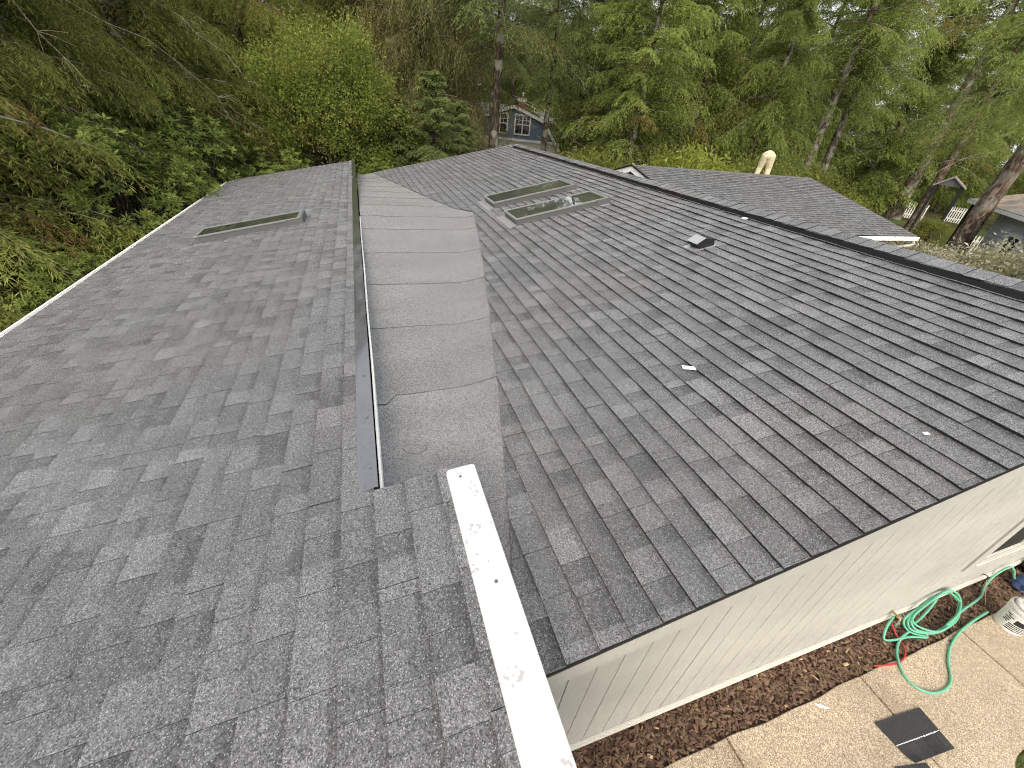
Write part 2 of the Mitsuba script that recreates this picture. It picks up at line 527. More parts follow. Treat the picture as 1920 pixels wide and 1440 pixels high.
sa = shingles(PA, REG_A, -0.0884 - 0.1429 * 25, S_WING - 0.01, Y_BACK, Y_FAR, 3)
sc = shingles(PC, REG_C, 0.143 - 0.1429 * 2, S_RIDGE - 0.03, Y_RAKE, Y_FAR, 4)
ranked = [(rank_area(PA, f), 'house__roof__shingle', m) for m, f in sa] + [(rank_area(PC, f), 'house__roof_001__shingle', m) for m, f in sc]
ranked.sort(key=lambda x: -x[0])
for area, key, m in ranked[:300]:
    scene[fresh(key)] = m.ply('m_shingle')
for key in ('house__roof__shingle', 'house__roof_001__shingle'):
    rest = [m for a, k, m in ranked[300:] if k == key]
    put(key.replace('shingle', 'far_shingles'), join(rest).ply('m_shingle'), kind='stuff')

# ridge: a black vent strip under overlapping cap shingles
YV0, YV1 = Y_RAKE - 0.01, 13.35
rv = MB()
for sgn in (-1, 1):
    a = [XR + sgn * 0.155, ZR - 0.155 * 0.238 + 0.010]
    b = [XR + sgn * 0.155, ZR - 0.155 * 0.238 + 0.060]
    c, d = [XR, ZR + 0.068], [XR, ZR + 0.010]
    pts = [a, b, c, d]
    v = [[x, y, z] for y in (YV0, YV1) for x, z in pts]
    rv.add(v, [[0, 1, 5, 4], [1, 2, 6, 5], [2, 3, 7, 6], [3, 0, 4, 7], [0, 3, 2, 1], [4, 5, 6, 7]])
put('house__roof_001__ridge_vent', rv.ply('m_black'), 'black vent strip under the ridge caps')
rng = np.random.default_rng(12)
y = YV1 - 0.02
while y > YV0 - 0.05:
    mb = MB()
    w, tone, lift = 0.150 + rng.uniform(-0.006, 0.006), float(np.clip(rng.normal(0.55, 0.16), 0.1, 1)), rng.uniform(0, 0.003)
    y1, y0 = y + 0.16, max(y - 0.145, YV0 - 0.02)
    sk = rng.normal(0, 0.004)
    prof = [(-w, -w * 0.238 + 0.065), (-0.05, -0.05 * 0.238 + 0.075), (0, 0.0755), (0.05, -0.05 * 0.238 + 0.075), (w, -w * 0.238 + 0.065)]
    top, bot = [], []
    for yy, up in ((y0, 0.011 + lift), (y1, 0.0)):
        top += [[XR + x + sk, yy, ZR + z + up] for x, z in prof]
        bot += [[XR + x + sk, yy, ZR + z + up - 0.008] for x, z in prof]
    n = len(prof)
    mb.add(top, [[i, i + 1, n + i + 1, n + i] for i in range(n - 1)], (tone, 0.0))
    mb.add(top + bot, [[i + 1, i, 2 * n + i, 2 * n + i + 1] for i in range(n - 1)], (tone, 1.0))
    mb.add(top + bot, [[0, n, 3 * n, 2 * n], [n - 1, 3 * n - 1, 4 * n - 1, 2 * n - 1]], (tone, 1.0))
    scene[fresh('house__roof_001__ridge_cap')] = mb.ply('m_shingle')
    y -= 0.143

# rake and eave edges
mb = MB()
for (p, s0, s1, yy) in ((PC, PC.s_of_x(0.42), S_RIDGE, Y_RAKE - 0.004),):
    a = p.at([s0, s1], yy, 0.004)
    mb.add([a[0], a[1], a[1] + [0, 0.03, 0], a[0] + [0, 0.03, 0], a[0] - [0, 0, 0.012], a[1] - [0, 0, 0.012]], [[0, 1, 2, 3], [4, 5, 1, 0]])
put('house__drip_edge', mb.ply('m_black'))
mb = MB()
a = PC.at([PC.s_of_x(0.40), S_RIDGE], Y_RAKE + 0.002, -0.009)
b = a - [0, 0, 0.14]
mb.add([b[0], b[1], a[1], a[0], b[0] + [0, 0.03, 0], b[1] + [0, 0.03, 0]], [[0, 1, 2, 3], [4, 5, 1, 0]])
put('house__fascia', mb.ply('m_siding'), 'beige rake board along the near edge of the right roof')
mb = MB()
for p, s0, s1 in ((PA, S_EAVE, S_TOP), (PC, PC.s_of_x(0.45), S_RIDGE)):
    a = p.at([s0, s1], Y_FAR + 0.002, 0.010)
    mb.add([a[0], a[1], a[1] + [0, 0.02, 0], a[0] + [0, 0.02, 0], a[0] + [0, 0.02, -0.12], a[1] + [0, 0.02, -0.12]], [[0, 1, 2, 3], [3, 2, 5, 4]])
put('house__drip_edge_001', mb.ply('m_galvanised'))
# gutter along the left eave
ge = PA.at(S_EAVE, 0.0)
prof = np.array([(-0.018, -0.02), (-0.018, -0.10), (-0.10, -0.105), (-0.115, -0.03), (-0.105, -0.012), (-0.085, -0.012), (-0.09, -0.03), (-0.083, -0.09), (-0.03, -0.088), (-0.03, -0.02)])
prof[:, 0] += ge[0] + 0.03
prof[:, 1] += ge[2] + 0.0
g = trimesh.creation.extrude_polygon(Polygon(prof), Y_FAR - Y_BACK, engine='earcut')
v = np.array(g.vertices)
g = trimesh.Trimesh(np.stack([v[:, 0], Y_FAR - v[:, 2], v[:, 1]], 1), g.faces)
put('house__gutter', mikit.ply(g, 'm_white', smooth=20), 'thin white gutter along the left eave')

# ------------------------------------------------------------------ flat valley between the two slopes
XW = -0.038
put('house__flat_roof', MB().add([[XW, 0.95, 2.7], [0.5, 0.95, 2.7], [0.5, 13.9, 2.7], [XW, 13.9, 2.7]], [[0, 1, 2, 3]]).ply('m_deck'), 'flat valley strip covered in overlapping light grey roofing sheets')


def valley_x(y):
    yy = np.array([q[1] for q in VALLEY])
    return np.interp(y, yy, [q[0] for q in VALLEY])


seams = [0.50, 1.40, 2.484, 3.462, 4.412, 5.391, 6.372, 7.046, 8.05, 9.05, 10.05, 11.05, 12.05, 13.05, 14.05]
rng = np.random.default_rng(8)
for i in range(len(seams) - 1):
    y0, y1 = seams[i], seams[i + 1] + (0.08 if i < len(seams) - 2 else 0.0)
    tone = float(rng.uniform(0, 1))
    ny = 11
    rows = []
    for j, yy in enumerate(np.linspace(0, 1, ny)):
        row = []
        xb = None
        for q in range(14):
            # the near edge of the sheet is torn a little crooked
            fx = q / 13
            y = y0 + (y1 - y0) * yy
            if i in (2,) and j == 0:
                y -= 0.0
            zf = float(z_flat(y))
            xv = float(valley_x(y)) + 0.05
            xb = min(PC.o[0] + PC.e[0] * ((zf - PC.o[2]) / PC.e[2]), xv - 0.02)
            x = XW + (xb - XW) * min(fx / 0.72, 1) if fx <= 0.72 else xb + (xv - xb) * (fx - 0.72) / 0.28
            if j == 0:
                y = y + 0.006 * math.sin(5 * x + i * 2.1) + 0.004 * math.sin(13 * x + i)
                if i == 2:
                    y -= 0.10 * float(x < 0.085)
            zc = PC.z_of_x(x) + 0.002
            z = max(zf, zc) if x > xb - 0.25 else zf
            d = (x - xb) / 0.06
            z += 0.005 * math.exp(-d * d)
            lapped = 0.0045 * (1 - (j / (ny - 1)))
            z += lapped + 0.0018 * (float(meshkit.noise([x * 2.5, y * 2.0, i * 1.7])) - 0.5) + (0.004 * math.sin(y * 9 + 1.2 * math.sin(x * 2)) * max(0, min(1, (y - 7.2) / 1.5)))
            row.append([x, y, z])
        rows.append(row)
    g = np.array(rows)
    mb = MB()
    idx = np.arange(ny * 14).reshape(ny, 14)
    mb.add(g.reshape(-1, 3), np.stack([idx[:-1, :-1], idx[:-1, 1:], idx[1:, 1:], idx[1:, :-1]], -1).reshape(-1, 4), (tone, 0.0))
    low = g[0] - [0, 0, 0.006]
    mb.add(np.vstack([low, g[0]]), [[q, q + 1, 14 + q + 1, 14 + q] for q in range(13)], (tone, 1.0))
    scene[fresh('house__flat_roof__roofing_sheet')] = mb.ply('m_membrane')
pt = trimesh.creation.cylinder(0.078, 0.006, sections=36)
pv = np.array(pt.vertices)
pv[:, 0] += 0.165
pv[:, 1] += 1.955
pv[:, 2] += z_flat(pv[:, 1]) + 0.0042
pv[:, 2] -= (pv[:, 1] - 1.955) * 0.03
mb = MB().add(pv, pt.faces, (0.35, 0.0))
put('house__flat_roof__round_patch', mb.ply('m_membrane'), 'round patch of roofing in the valley strip')

# ------------------------------------------------------------------ metal edge flashing along the top of the left slope
XF0, XF1 = -0.147, -0.058


def fl_z(x):
    return PA.z_of_x(x) + 0.021


fl_runs = [(Y_STEP + 0.012, 3.92), (3.85, 5.05), (4.98, 8.0), (7.93, 11.0), (10.93, Y_FAR)]
rng = np.random.default_rng(5)
for i, (y0, y1) in enumerate(fl_runs):
    mb = MB()
    n, m = max(8, int((y1 - y0) / 0.10)), 5
    ys = np.linspace(y0, y1, n + 1)
    xs = np.linspace(XF0, XF1, m + 1)
    g = np.zeros((n + 1, m + 1, 3))
    for a, yy in enumerate(ys):
        for b, xx in enumerate(xs):
            z = fl_z(xx) - 0.002 * (i % 2) + 0.0030 * (float(meshkit.noise([xx * 14, yy * 5.5, 3.3])) - 0.5) * 2
            g[a, b] = [xx + (0.004 * (float(meshkit.noise([yy * 3, 9.1, 0.2])) - 0.5) if b == 0 else 0), yy, z]
    idx = np.arange((n + 1) * (m + 1)).reshape(n + 1, m + 1)
    mb.add(g.reshape(-1, 3), np.stack([idx[:-1, :-1], idx[:-1, 1:], idx[1:, 1:], idx[1:, :-1]], -1).reshape(-1, 4))
    key = fresh('house__edge_flashing')
    v, f, uv = mb.arrays()
    put(key, mikit.ply((v, f), 'm_flashing', smooth=True, uv=uv))
    e = g[:, -1]
    mb = MB()
    mb.add(np.vstack([e - [0, 0, 0.034], e]), [[q, q + 1, n + 1 + q + 1, n + 1 + q] for q in range(n)])
    mb.add(np.vstack([e[[0]] - [0, 0, 0.034], e[[0]], e[[0]] - [0.02, 0, 0.034], e[[0]] - [0.02, 0, 0]]), [[0, 1, 3, 2]])
    put(key + '__drip_face', mb.ply('m_black'))
    for yy in np.arange(y0 + (0.11 if i == 0 else 0.3), y1 - 0.05, 0.43):
        xx = XF0 + 0.058 + rng.uniform(-0.006, 0.006)
        yy = yy + rng.uniform(-0.03, 0.03)
        if yy > 6.5:
            break
        head = trimesh.creation.icosphere(1, 0.0062)
        head.apply_scale([1, 1, 0.75])
        head.apply_translation([xx, yy, fl_z(xx) + 0.002])
        w = trimesh.creation.cylinder(0.009, 0.003, sections=12)
        w.apply_translation([xx, yy, fl_z(xx) + 0.001])
        scene[fresh(key + '__screw')] = MB().mesh(head).mesh(w).ply('m_clad')
mb = MB()
ys = np.linspace(Y_STEP, 7.0, 12)
wv = np.array([0.002 * math.sin(q * 3) for q in ys])
zt = PA.z_of_x(XF1) - 0.022
top = np.stack([XF1 + 0.020 + wv, ys, np.full_like(ys, zt)], 1)
zb = np.minimum(z_flat(ys) - 0.02, zt - 0.01)
bot = np.stack([XF1 + 0.020 + wv, ys, zb], 1)
mb.add(np.vstack([bot, top, top - [0.012, 0, 0]]), [[q, q + 1, 12 + q + 1, 12 + q] for q in range(11)] + [[12 + q, 12 + q + 1, 24 + q + 1, 24 + q] for q in range(11)])
put('house__fascia_001', mb.ply('m_white'), 'white board below the metal edge flashing')

# ------------------------------------------------------------------ white cap board of the near wing
XB0, XB1, ZB, YB = 0.2412, 0.3788, CAM_Z - 1.379, 1.336
prof = [(XB0 + 0.012, YB - 0.003)] + [(XB0 + 0.028 - 0.028 * math.cos(a), YB - 0.030 + 0.030 * math.sin(a)) for a in np.linspace(1.2, 0, 6)] + [(XB0, Y_BACK), (XB1, Y_BACK), (XB1, YB + 0.004), (XB1 - 0.012, YB + 0.012)]
pl = Polygon(prof).buffer(0)
g = trimesh.creation.extrude_polygon(pl.buffer(-0.0025), 0.035, engine='earcut')
g2 = trimesh.creation.extrude_polygon(pl, 0.032, engine='earcut')
hull = m3.Manifold.batch_boolean([m3.Manifold(m3.Mesh(np.asarray(q.vertices, np.float32), np.asarray(q.faces, np.uint32))) for q in (g, g2)], m3.OpType.Add)
mm = hull.to_mesh()
bv = np.array(mm.vert_properties[:, :3], float)
bv[:, 2] += ZB - 0.035
put('house__cap_board', mikit.ply((bv, mm.tri_verts), 'm_board', smooth=False), 'long white board capping the high edge of the near roof, with two screws')
for x, yy, r in ((0.299, 1.279, 0.0065), (0.317, 0.760, 0.0065), (0.277, 0.88, 0.002), (0.311, 0.843, 0.0018)):
    c = trimesh.creation.cylinder(r, 0.003, sections=14)
    c.apply_translation([x, yy, ZB + 0.0008])
    scene[fresh('house__cap_board__screw')] = mikit.ply(c, 'm_clad')
# walls of the near wing under the board
put('house__wall_001', MB().box([0.30, Y_BACK + 0.3, 0.0], [0.345, Y_STEP - 0.02, ZB - 0.04]).ply('m_siding'))
put('house__wall_002', MB().box([-2.95, Y_BACK + 0.3, 0.0], [0.30, Y_BACK + 0.34, 2.55]).ply('m_siding'))
put('house__wall_003', MB().box([-2.99, Y_BACK + 0.3, 0.0], [-2.95, 13.7, 2.48]).ply('m_siding'))
put('house__wall_004', MB().box([-2.95, 13.66, 0.0], [8.5, 13.7, 2.5]).ply('m_siding'))

# ------------------------------------------------------------------ near wall: panels of grooved siding
YWALL, XEND = 0.898, 8.6
WIN = (6.46, 7.42, 0.78, 1.66)


def roof_z(x):
    return (PC.z_of_x(x) if x < XR else ZR - (x - XR) * 0.238) - 0.03


put('house__wall', MB().add([[0.30, YWALL + 0.012, 0], [WIN[0], YWALL + 0.012, 0], [WIN[0], YWALL + 0.012, roof_z(WIN[0])], [XR, YWALL + 0.012, roof_z(XR)], [0.30, YWALL + 0.012, roof_z(0.30)]], [[0, 1, 4], [1, 3, 4], [1, 2, 3]]).ply('m_siding'), 'near gable wall of beige vertical grooved siding')
xg = 0.345
edges = []
joint0 = 4.62
rng = np.random.default_rng(6)
for pi in range(-4, 4):
    x0 = max(joint0 + (pi) * 1.219, xg)
    x1 = min(joint0 + (pi + 1) * 1.219, XEND)
    if x1 - x0 < 0.05:
        continue
    mb, mb_up = MB(), MB()
    grooves = [joint0 + pi * 1.219 + 0.2032 * q for q in range(7)]
    for q in range(6):
        a, b = max(grooves[q], x0), min(grooves[q + 1], x1)
        if b - a < 0.02:
            continue
        a += 0.0026 if q else 0.0036
        b -= 0.0026 if q < 5 else 0.0036
        spans = [(0.14, None)]
        if b > WIN[0] - 0.02 and a < WIN[1]:
            spans = [(0.14, WIN[2]), (WIN[3], None)]
        for si, (z0, z1) in enumerate(spans):
            part = mb if si == 0 else mb_up
            za, zb = (roof_z(a), roof_z(b)) if z1 is None else (z1, z1)
            if min(za, zb) - z0 < 0.02:
                continue
            yo, yi, c = YWALL + rng.uniform(-0.0004, 0.0004), YWALL + (0.0048 if 0 < q < 5 else 0.011), 0.0022
            v = [[a, yi, z0], [a + c, yo, z0], [b - c, yo, z0], [b, yi, z0], [a, yi, za], [a + c, yo, za], [b - c, yo, zb], [b, yi, zb]]
            part.add(v, [[0, 1, 5, 4], [1, 2, 6, 5], [2, 3, 7, 6], [3, 2, 1, 0]])
    for part in (mb, mb_up):
        if part.n:
            scene[fresh('house__wall__siding_panel')] = part.ply('m_siding')
mb = MB()
mb.mesh(rbox([0.35, YWALL - 0.022, 0.03], [XEND, YWALL + 0.001, 0.165], 0.004))
mb.mesh(rbox([0.35, YWALL - 0.034, 0.125], [XEND, YWALL - 0.020, 0.150], 0.004))
put('house__wall__skirt_board', mb.ply('m_cream'), 'pale skirt board at the foot of the wall')
put('house__wall__footing', MB().box([0.35, YWALL - 0.004, -0.1], [XEND, YWALL + 0.05, 0.04]).ply('m_concrete'))
w = 0.22
mb = MB()
for lo, hi in (([WIN[0] - w, YWALL - 0.02, WIN[2] - 0.07], [WIN[0], YWALL + 0.02, WIN[3] + w]), ([WIN[1], YWALL - 0.02, WIN[2] - 0.07], [WIN[1] + w, YWALL + 0.02, WIN[3] + w]),
               ([WIN[0], YWALL - 0.02, WIN[3]], [WIN[1], YWALL + 0.02, WIN[3] + w]), ([WIN[0], YWALL - 0.018, WIN[2] - 0.07], [WIN[1], YWALL + 0.02, WIN[2]])):
    mb.mesh(rbox(lo, hi, 0.003))
put('house__window__frame', mb.ply('m_siding'))
tag('house__window', 'window in the beige wall cut off by the right edge of the picture')
mb = MB()
for lo, hi in (([WIN[0], YWALL + 0.004, WIN[2]], [WIN[0] + 0.06, YWALL + 0.04, WIN[3]]), ([WIN[0] + 0.06, YWALL + 0.004, WIN[2]], [WIN[1], YWALL + 0.04, WIN[2] + 0.035]), ([WIN[1] - 0.05, YWALL + 0.004, WIN[2] + 0.035], [WIN[1], YWALL + 0.04, WIN[3]])):
    mb.mesh(rbox(lo, hi, 0.003))
put('house__window__sash', mb.ply('m_cream'))
put('house__window__sill', MB().mesh(rbox([WIN[0] - 0.06, YWALL - 0.035, WIN[2] - 0.004], [WIN[1] + 0.06, YWALL + 0.0, WIN[2] + 0.014], 0.004)).ply('m_cream'))
put('house__window__insect_screen', MB().box([WIN[0] + 0.02, YWALL + 0.022, WIN[2] + 0.01], [WIN[1] - 0.02, YWALL + 0.026, WIN[3]]).ply('m_screen'), 'dark insect screen')
put('house__wall_005', MB().add([[WIN[1], YWALL + 0.012, 0], [XEND, YWALL + 0.012, 0], [XEND, YWALL + 0.012, 2.8], [WIN[1], YWALL + 0.012, 2.8]], [[0, 1, 2, 3]]).ply('m_siding'))

# ------------------------------------------------------------------ skylights
def skylight(plane, x0, x1, y0, y1, label, shade):
    key = numbered('house__skylight')
    labels[key] = {'label': label}
    s0, s1 = plane.s_of_x(x0), plane.s_of_x(x1)
    h, fw = 0.10, 0.034

    def tilt(m):
        v = np.array(m.vertices)
        return trimesh.Trimesh(plane.at(v[:, 0], v[:, 1], v[:, 2]), m.faces, process=False)

    mb = MB()
    for lo, hi in (([s0, y0, 0.012], [s1, y0 + fw, h]), ([s0, y1 - fw, 0.012], [s1, y1, h]), ([s0, y0 + fw, 0.012], [s0 + fw, y1 - fw, h]), ([s1 - 0.07, y0 + fw, 0.012], [s1, y1 - fw, h])):
        mb.mesh(tilt(rbox(lo, hi, 0.004)))
    put(key + '__frame', mb.ply('m_clad'))
    mb = MB()
    e = 0.012
    for lo, hi in (([s0 - e, y0 - e, h - 0.012], [s1 - 0.22, y0 + 0.002, h + 0.006]), ([s0 - e, y1 - 0.002, h - 0.012], [s1 + e, y1 + e, h + 0.006]), ([s0 - e, y0, h - 0.012], [s0 + 0.002, y1, h + 0.006])):
        mb.mesh(tilt(rbox(lo, hi, 0.003)))
    for lo, hi in (([s0 + 0.001, y0 - e, h], [s1 - 0.02, y0 + 0.018, h + 0.009]), ([s0 + 0.001, y1 - 0.018, h], [s1 - 0.02, y1 + e, h + 0.009]), ([s0 - e, y0 + 0.018, h], [s0 + 0.022, y1 - 0.018, h + 0.009]), ([s1 - 0.045, y0 + 0.018, h], [s1 - 0.02, y1 - 0.018, h + 0.009])):
        mb.mesh(tilt(rbox(lo, hi, 0.003)))
    put(key + '__cladding', mb.ply('m_clad_light'))
    mb = MB().mesh(tilt(rbox([s1 - 0.215, y0 - 0.016, 0.014], [s1 + 0.016, y0 - 0.0125, h + 0.004], 0.001)))
    mb.mesh(tilt(rbox([s1 + 0.0125, y0 - 0.016, 0.014], [s1 + 0.016, y1 + 0.016, h + 0.004], 0.001)))
    mb.mesh(tilt(rbox([s1 - 0.0195, y0 - 0.016, h + 0.0042], [s1 + 0.016, y1 + 0.016, h + 0.0075], 0.001)))
    put(key + '__head_flashing', mb.ply('m_clad'))
    v = plane.at([s0 + fw, s1 - 0.07, s1 - 0.07, s0 + fw], [y0 + fw, y0 + fw, y1 - fw, y1 - fw], h + 0.003)
    put(key + '__pane', MB().add(v, [[0, 1, 2, 3]]).ply('m_glass'))
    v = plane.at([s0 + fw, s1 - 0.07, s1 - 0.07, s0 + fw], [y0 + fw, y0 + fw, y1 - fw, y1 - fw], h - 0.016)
    put(key + '__shade', MB().add(v, [[0, 1, 2, 3]]).ply(shade))  # dark sheet close under the glass stands in for the unlit shaft
    v = plane.at([s0 - 0.14, s0 - 0.012, s0 - 0.012, s0 - 0.14], [y0 - 0.10, y0 - 0.03, y1 + 0.02, y1 + 0.09], [0.019, 0.026, 0.026, 0.019])
    mb = MB().add(v, [[0, 1, 2, 3]])
    v = plane.at([s1 - 0.18, s1 - 0.02, s1 - 0.02, s1 - 0.18], [y0 - 0.10, y0 - 0.10, y0 - 0.018, y0 - 0.018], [0.021, 0.021, 0.022, 0.022])
    if plane is PC:
        put(key + '__apron_flashing', mb.ply('m_apron'))
        put(key + '__step_flashing', MB().add(v, [[0, 1, 2, 3]]).ply('m_apron'))


skylight(PA, -2.29, -0.86, 7.07, 7.56, 'single skylight on the left roof slope', 'm_dark_shaft')
skylight(PC, 2.15, 3.63, 7.17, 7.77, 'farther of the two skylights on the right roof slope', 'm_dark_shaft')
skylight(PC, 2.15, 3.63, 5.96, 6.53, 'nearer of the two skylights on the right roof slope', 'm_dark_shaft')

# ------------------------------------------------------------------ roof vent
labels['house__roof_vent'] = {'label': 'small black box vent on the right roof slope'}
sv, yv = PC.s_of_x(3.52), 3.68


def tiltC(m):
    v = np.array(m.vertices)
    return trimesh.Trimesh(PC.at(v[:, 0] * 0.76 + sv, v[:, 1] * 0.76 + yv, v[:, 2] * 0.76 + 0.006), m.faces, process=False)


put('house__roof_vent__base_plate', MB().mesh(tiltC(rbox([-0.21, -0.10, 0.014], [0.16, 0.17, 0.022], 0.002))).ply('m_galvanised'))
prof = Polygon([(-0.10, 0.024), (-0.10, 0.05), (-0.155, 0.075), (-0.15, 0.10), (-0.02, 0.155), (0.14, 0.105), (0.14, 0.024)])
g = trimesh.creation.extrude_polygon(prof, 0.21, engine='earcut')
v = np.array(g.vertices)
g = trimesh.Trimesh(np.stack([v[:, 0], 0.14 - v[:, 2], v[:, 1]], 1), g.faces)
put('house__roof_vent__hood', MB().mesh(tiltC(g)).ply('m_black'))
put('house__roof_vent__sky_sheen', MB().mesh(tiltC(trimesh.convex.convex_hull(np.array([(-0.165, q, 0.103 + e) for q in (-0.075, 0.145) for e in (0, 0.005)] + [(-0.02, q, 0.159 + e) for q in (-0.075, 0.145) for e in (0, 0.005)])))).ply('m_galvanised'))  # pale plate paints the sky reflection on top of the black hood


# ------------------------------------------------------------------ the ground
G = 240.0
put('ground', MB().add([[-G, -G, -0.06], [G, -G, -0.06], [G, G, -0.06], [-G, G, -0.06]], [[0, 1, 2, 3]]).ply('m_ground'), kind='structure')
put('pavement', MB().add([[0.40, -1.6, -0.045], [12, -1.6, -0.045], [12, 0.53, -0.045], [0.40, 0.53, -0.045]], [[0, 1, 2, 3]]).ply('m_deck'), kind='structure', label='tan concrete path beside the house')
_a = np.linspace(math.pi, math.pi / 2, 10)
LAWN = Polygon([(5.55 + 0.60 * math.cos(q), -1.0 + 0.60 * math.sin(q)) for q in _a] + [(12.0, -0.40), (12.0, -1.7), (4.95, -1.7)])
rng = np.random.default_rng(21)
jx = [0.92, 2.75, 4.57, 6.33, 8.1, 9.9]
for i in range(len(jx) - 1):
    n = 16
    a, b = jx[i] + 0.010, jx[i + 1] - 0.010
    far = [(x, 0.535 + 0.010 * math.sin(3.1 * x) + 0.006 * math.sin(9 * x + 1)) for x in np.linspace(b, a, n)]
    pl = Polygon([(a, -1.5), (b, -1.5)] + far).difference(LAWN.buffer(0.004))
    if pl.geom_type != 'Polygon':
        pl = max(pl.geoms, key=lambda q: q.area)
    g = trimesh.creation.extrude_polygon(pl.buffer(-0.006), 0.06, engine='earcut')
    g.apply_translation([0, 0, -0.052])
    g2 = trimesh.creation.extrude_polygon(pl, 0.055, engine='earcut')
    g2.apply_translation([0, 0, -0.052])
    scene[fresh('pavement__slab')] = MB().mesh(g, (i * 0.23 % 1, 0)).mesh(g2, (i * 0.23 % 1, 0)).ply('m_concrete')
# bark mulch along the wall
rng = np.random.default_rng(31)
mb = MB()
mb.add([[0.40, 0.50, -0.042], [9, 0.50, -0.042], [9, 0.91, -0.038], [0.40, 0.91, -0.038]], [[0, 1, 2, 3]], (0.3, 0.0))
NCH = 4300
cx, cy = rng.uniform(0.5, 8.4, NCH), 0.552 + 0.335 * rng.random(NCH) ** 0.95
keep = cx < 8.4
spill = rng.random(NCH) < 0.010
cy = np.where(spill, cy - rng.uniform(0, 0.10, NCH), cy)
base = trimesh.convex.convex_hull(np.array([[-0.5, -0.3, 0], [-0.35, 0.4, 0.1], [0.5, 0.35, 0], [0.45, -0.4, 0.12], [-0.4, -0.1, 1], [0.4, 0.15, 0.9], [0.1, -0.35, 1]]))
bv, bf = np.array(base.vertices), np.array(base.faces)
for i in range(NCH):
    L, W, H = rng.uniform(0.034, 0.085), rng.uniform(0.018, 0.042), rng.uniform(0.006, 0.014)
    if rng.random() < 0.05:
        L, W = L * 1.5, W * 0.4
    v = (bv - [0, 0, 0.5]) * [L, W, H]
    a, ti, ro = rng.uniform(0, 6.28), rng.normal(0, 0.22), rng.normal(0, 0.28)
    ca, sa_ = math.cos(a), math.sin(a)
    ct, st = math.cos(ti), math.sin(ti)
    v = np.stack([v[:, 0] * ct - v[:, 2] * st, v[:, 1], v[:, 0] * st + v[:, 2] * ct], 1)
    cr, sr = math.cos(ro), math.sin(ro)
    v = np.stack([v[:, 0], v[:, 1] * cr - v[:, 2] * sr, v[:, 1] * sr + v[:, 2] * cr], 1)
    v = np.stack([v[:, 0] * ca - v[:, 1] * sa_, v[:, 0] * sa_ + v[:, 1] * ca, v[:, 2]], 1)
    on = cy[i] < 0.535
    z = (0.013 if on else -0.03 + rng.uniform(0, 0.03) + 0.01 * math.sin(cx[i] * 5) * math.sin(cy[i] * 20))
    mb.add(v + [cx[i], cy[i], z], bf, (rng.random(), 0.0))
put('bark_mulch', mb.ply('m_bark_chip'), 'strip of red brown bark chips between the beige wall and the concrete path', 'mulch', kind='stuff')
# lawn corner
rng = np.random.default_rng(41)
v2, f2 = trimesh.creation.triangulate_polygon(LAWN.buffer(-0.01), engine='earcut')
put('lawn', MB().add(np.column_stack([v2, np.full(len(v2), -0.02)]), f2).ply('m_ground'), kind='structure')
n = 9000
px, py = rng.uniform(4.95, 6.4, n), rng.uniform(-1.2, -0.385, n)
from shapely import contains_xy
ok = contains_xy(LAWN.buffer(-0.005), px, py)
px, py = px[ok], py[ok]
n = len(px)
D = np.stack([rng.normal(0, 0.5, n), rng.normal(0, 0.5, n), np.ones(n)], 1)
D /= np.linalg.norm(D, axis=1, keepdims=True)
P = np.stack([px, py, np.full(n, -0.02)], 1)
S = np.stack([np.cos(px * 977), np.sin(px * 977), 0 * px], 1) * 0.0022
L = rng.uniform(0.03, 0.06, (n, 1))
GV = np.stack([P - S, P + S, P + D * L], 1).reshape(-1, 3)
mb = MB().add(GV, np.arange(3 * n).reshape(-1, 3), np.repeat(np.stack([rng.random(n), 0 * px], 1), 3, 0))
put('grass', mb.ply('m_grass'), 'corner of short green grass at the lower right edge of the picture', 'grass', kind='stuff')


# ------------------------------------------------------------------ foliage
def blades_mesh(P, D, L, W, U, fold=0.25, upv=None, rng=None):
    """Narrow leaves as folded kites: base P, direction D, length L, width W, uv U."""
    n = len(P)
    if upv is None:
        upv = np.array([0, 0, 1.0]) + rng.normal(0, 0.45, (n, 3))
    S = np.cross(D, upv)
    S /= np.linalg.norm(S, axis=1, keepdims=True) + 1e-9
    N = np.cross(S, D)
    L, W = L[:, None], W[:, None]
    mid = P + D * L * 0.45
    v = np.stack([P, mid - S * W * 0.5 + N * W * fold, P + D * L, mid + S * W * 0.5 + N * W * fold], 1).reshape(-1, 3)
    b = np.arange(n)[:, None] * 4
    f = np.concatenate([b + [0, 3, 2], b + [0, 2, 1]], 0)
    return v, f, np.repeat(U, 4, axis=0)


def unit(a):
    return a / (np.linalg.norm(a, axis=-1, keepdims=True) + 1e-9)


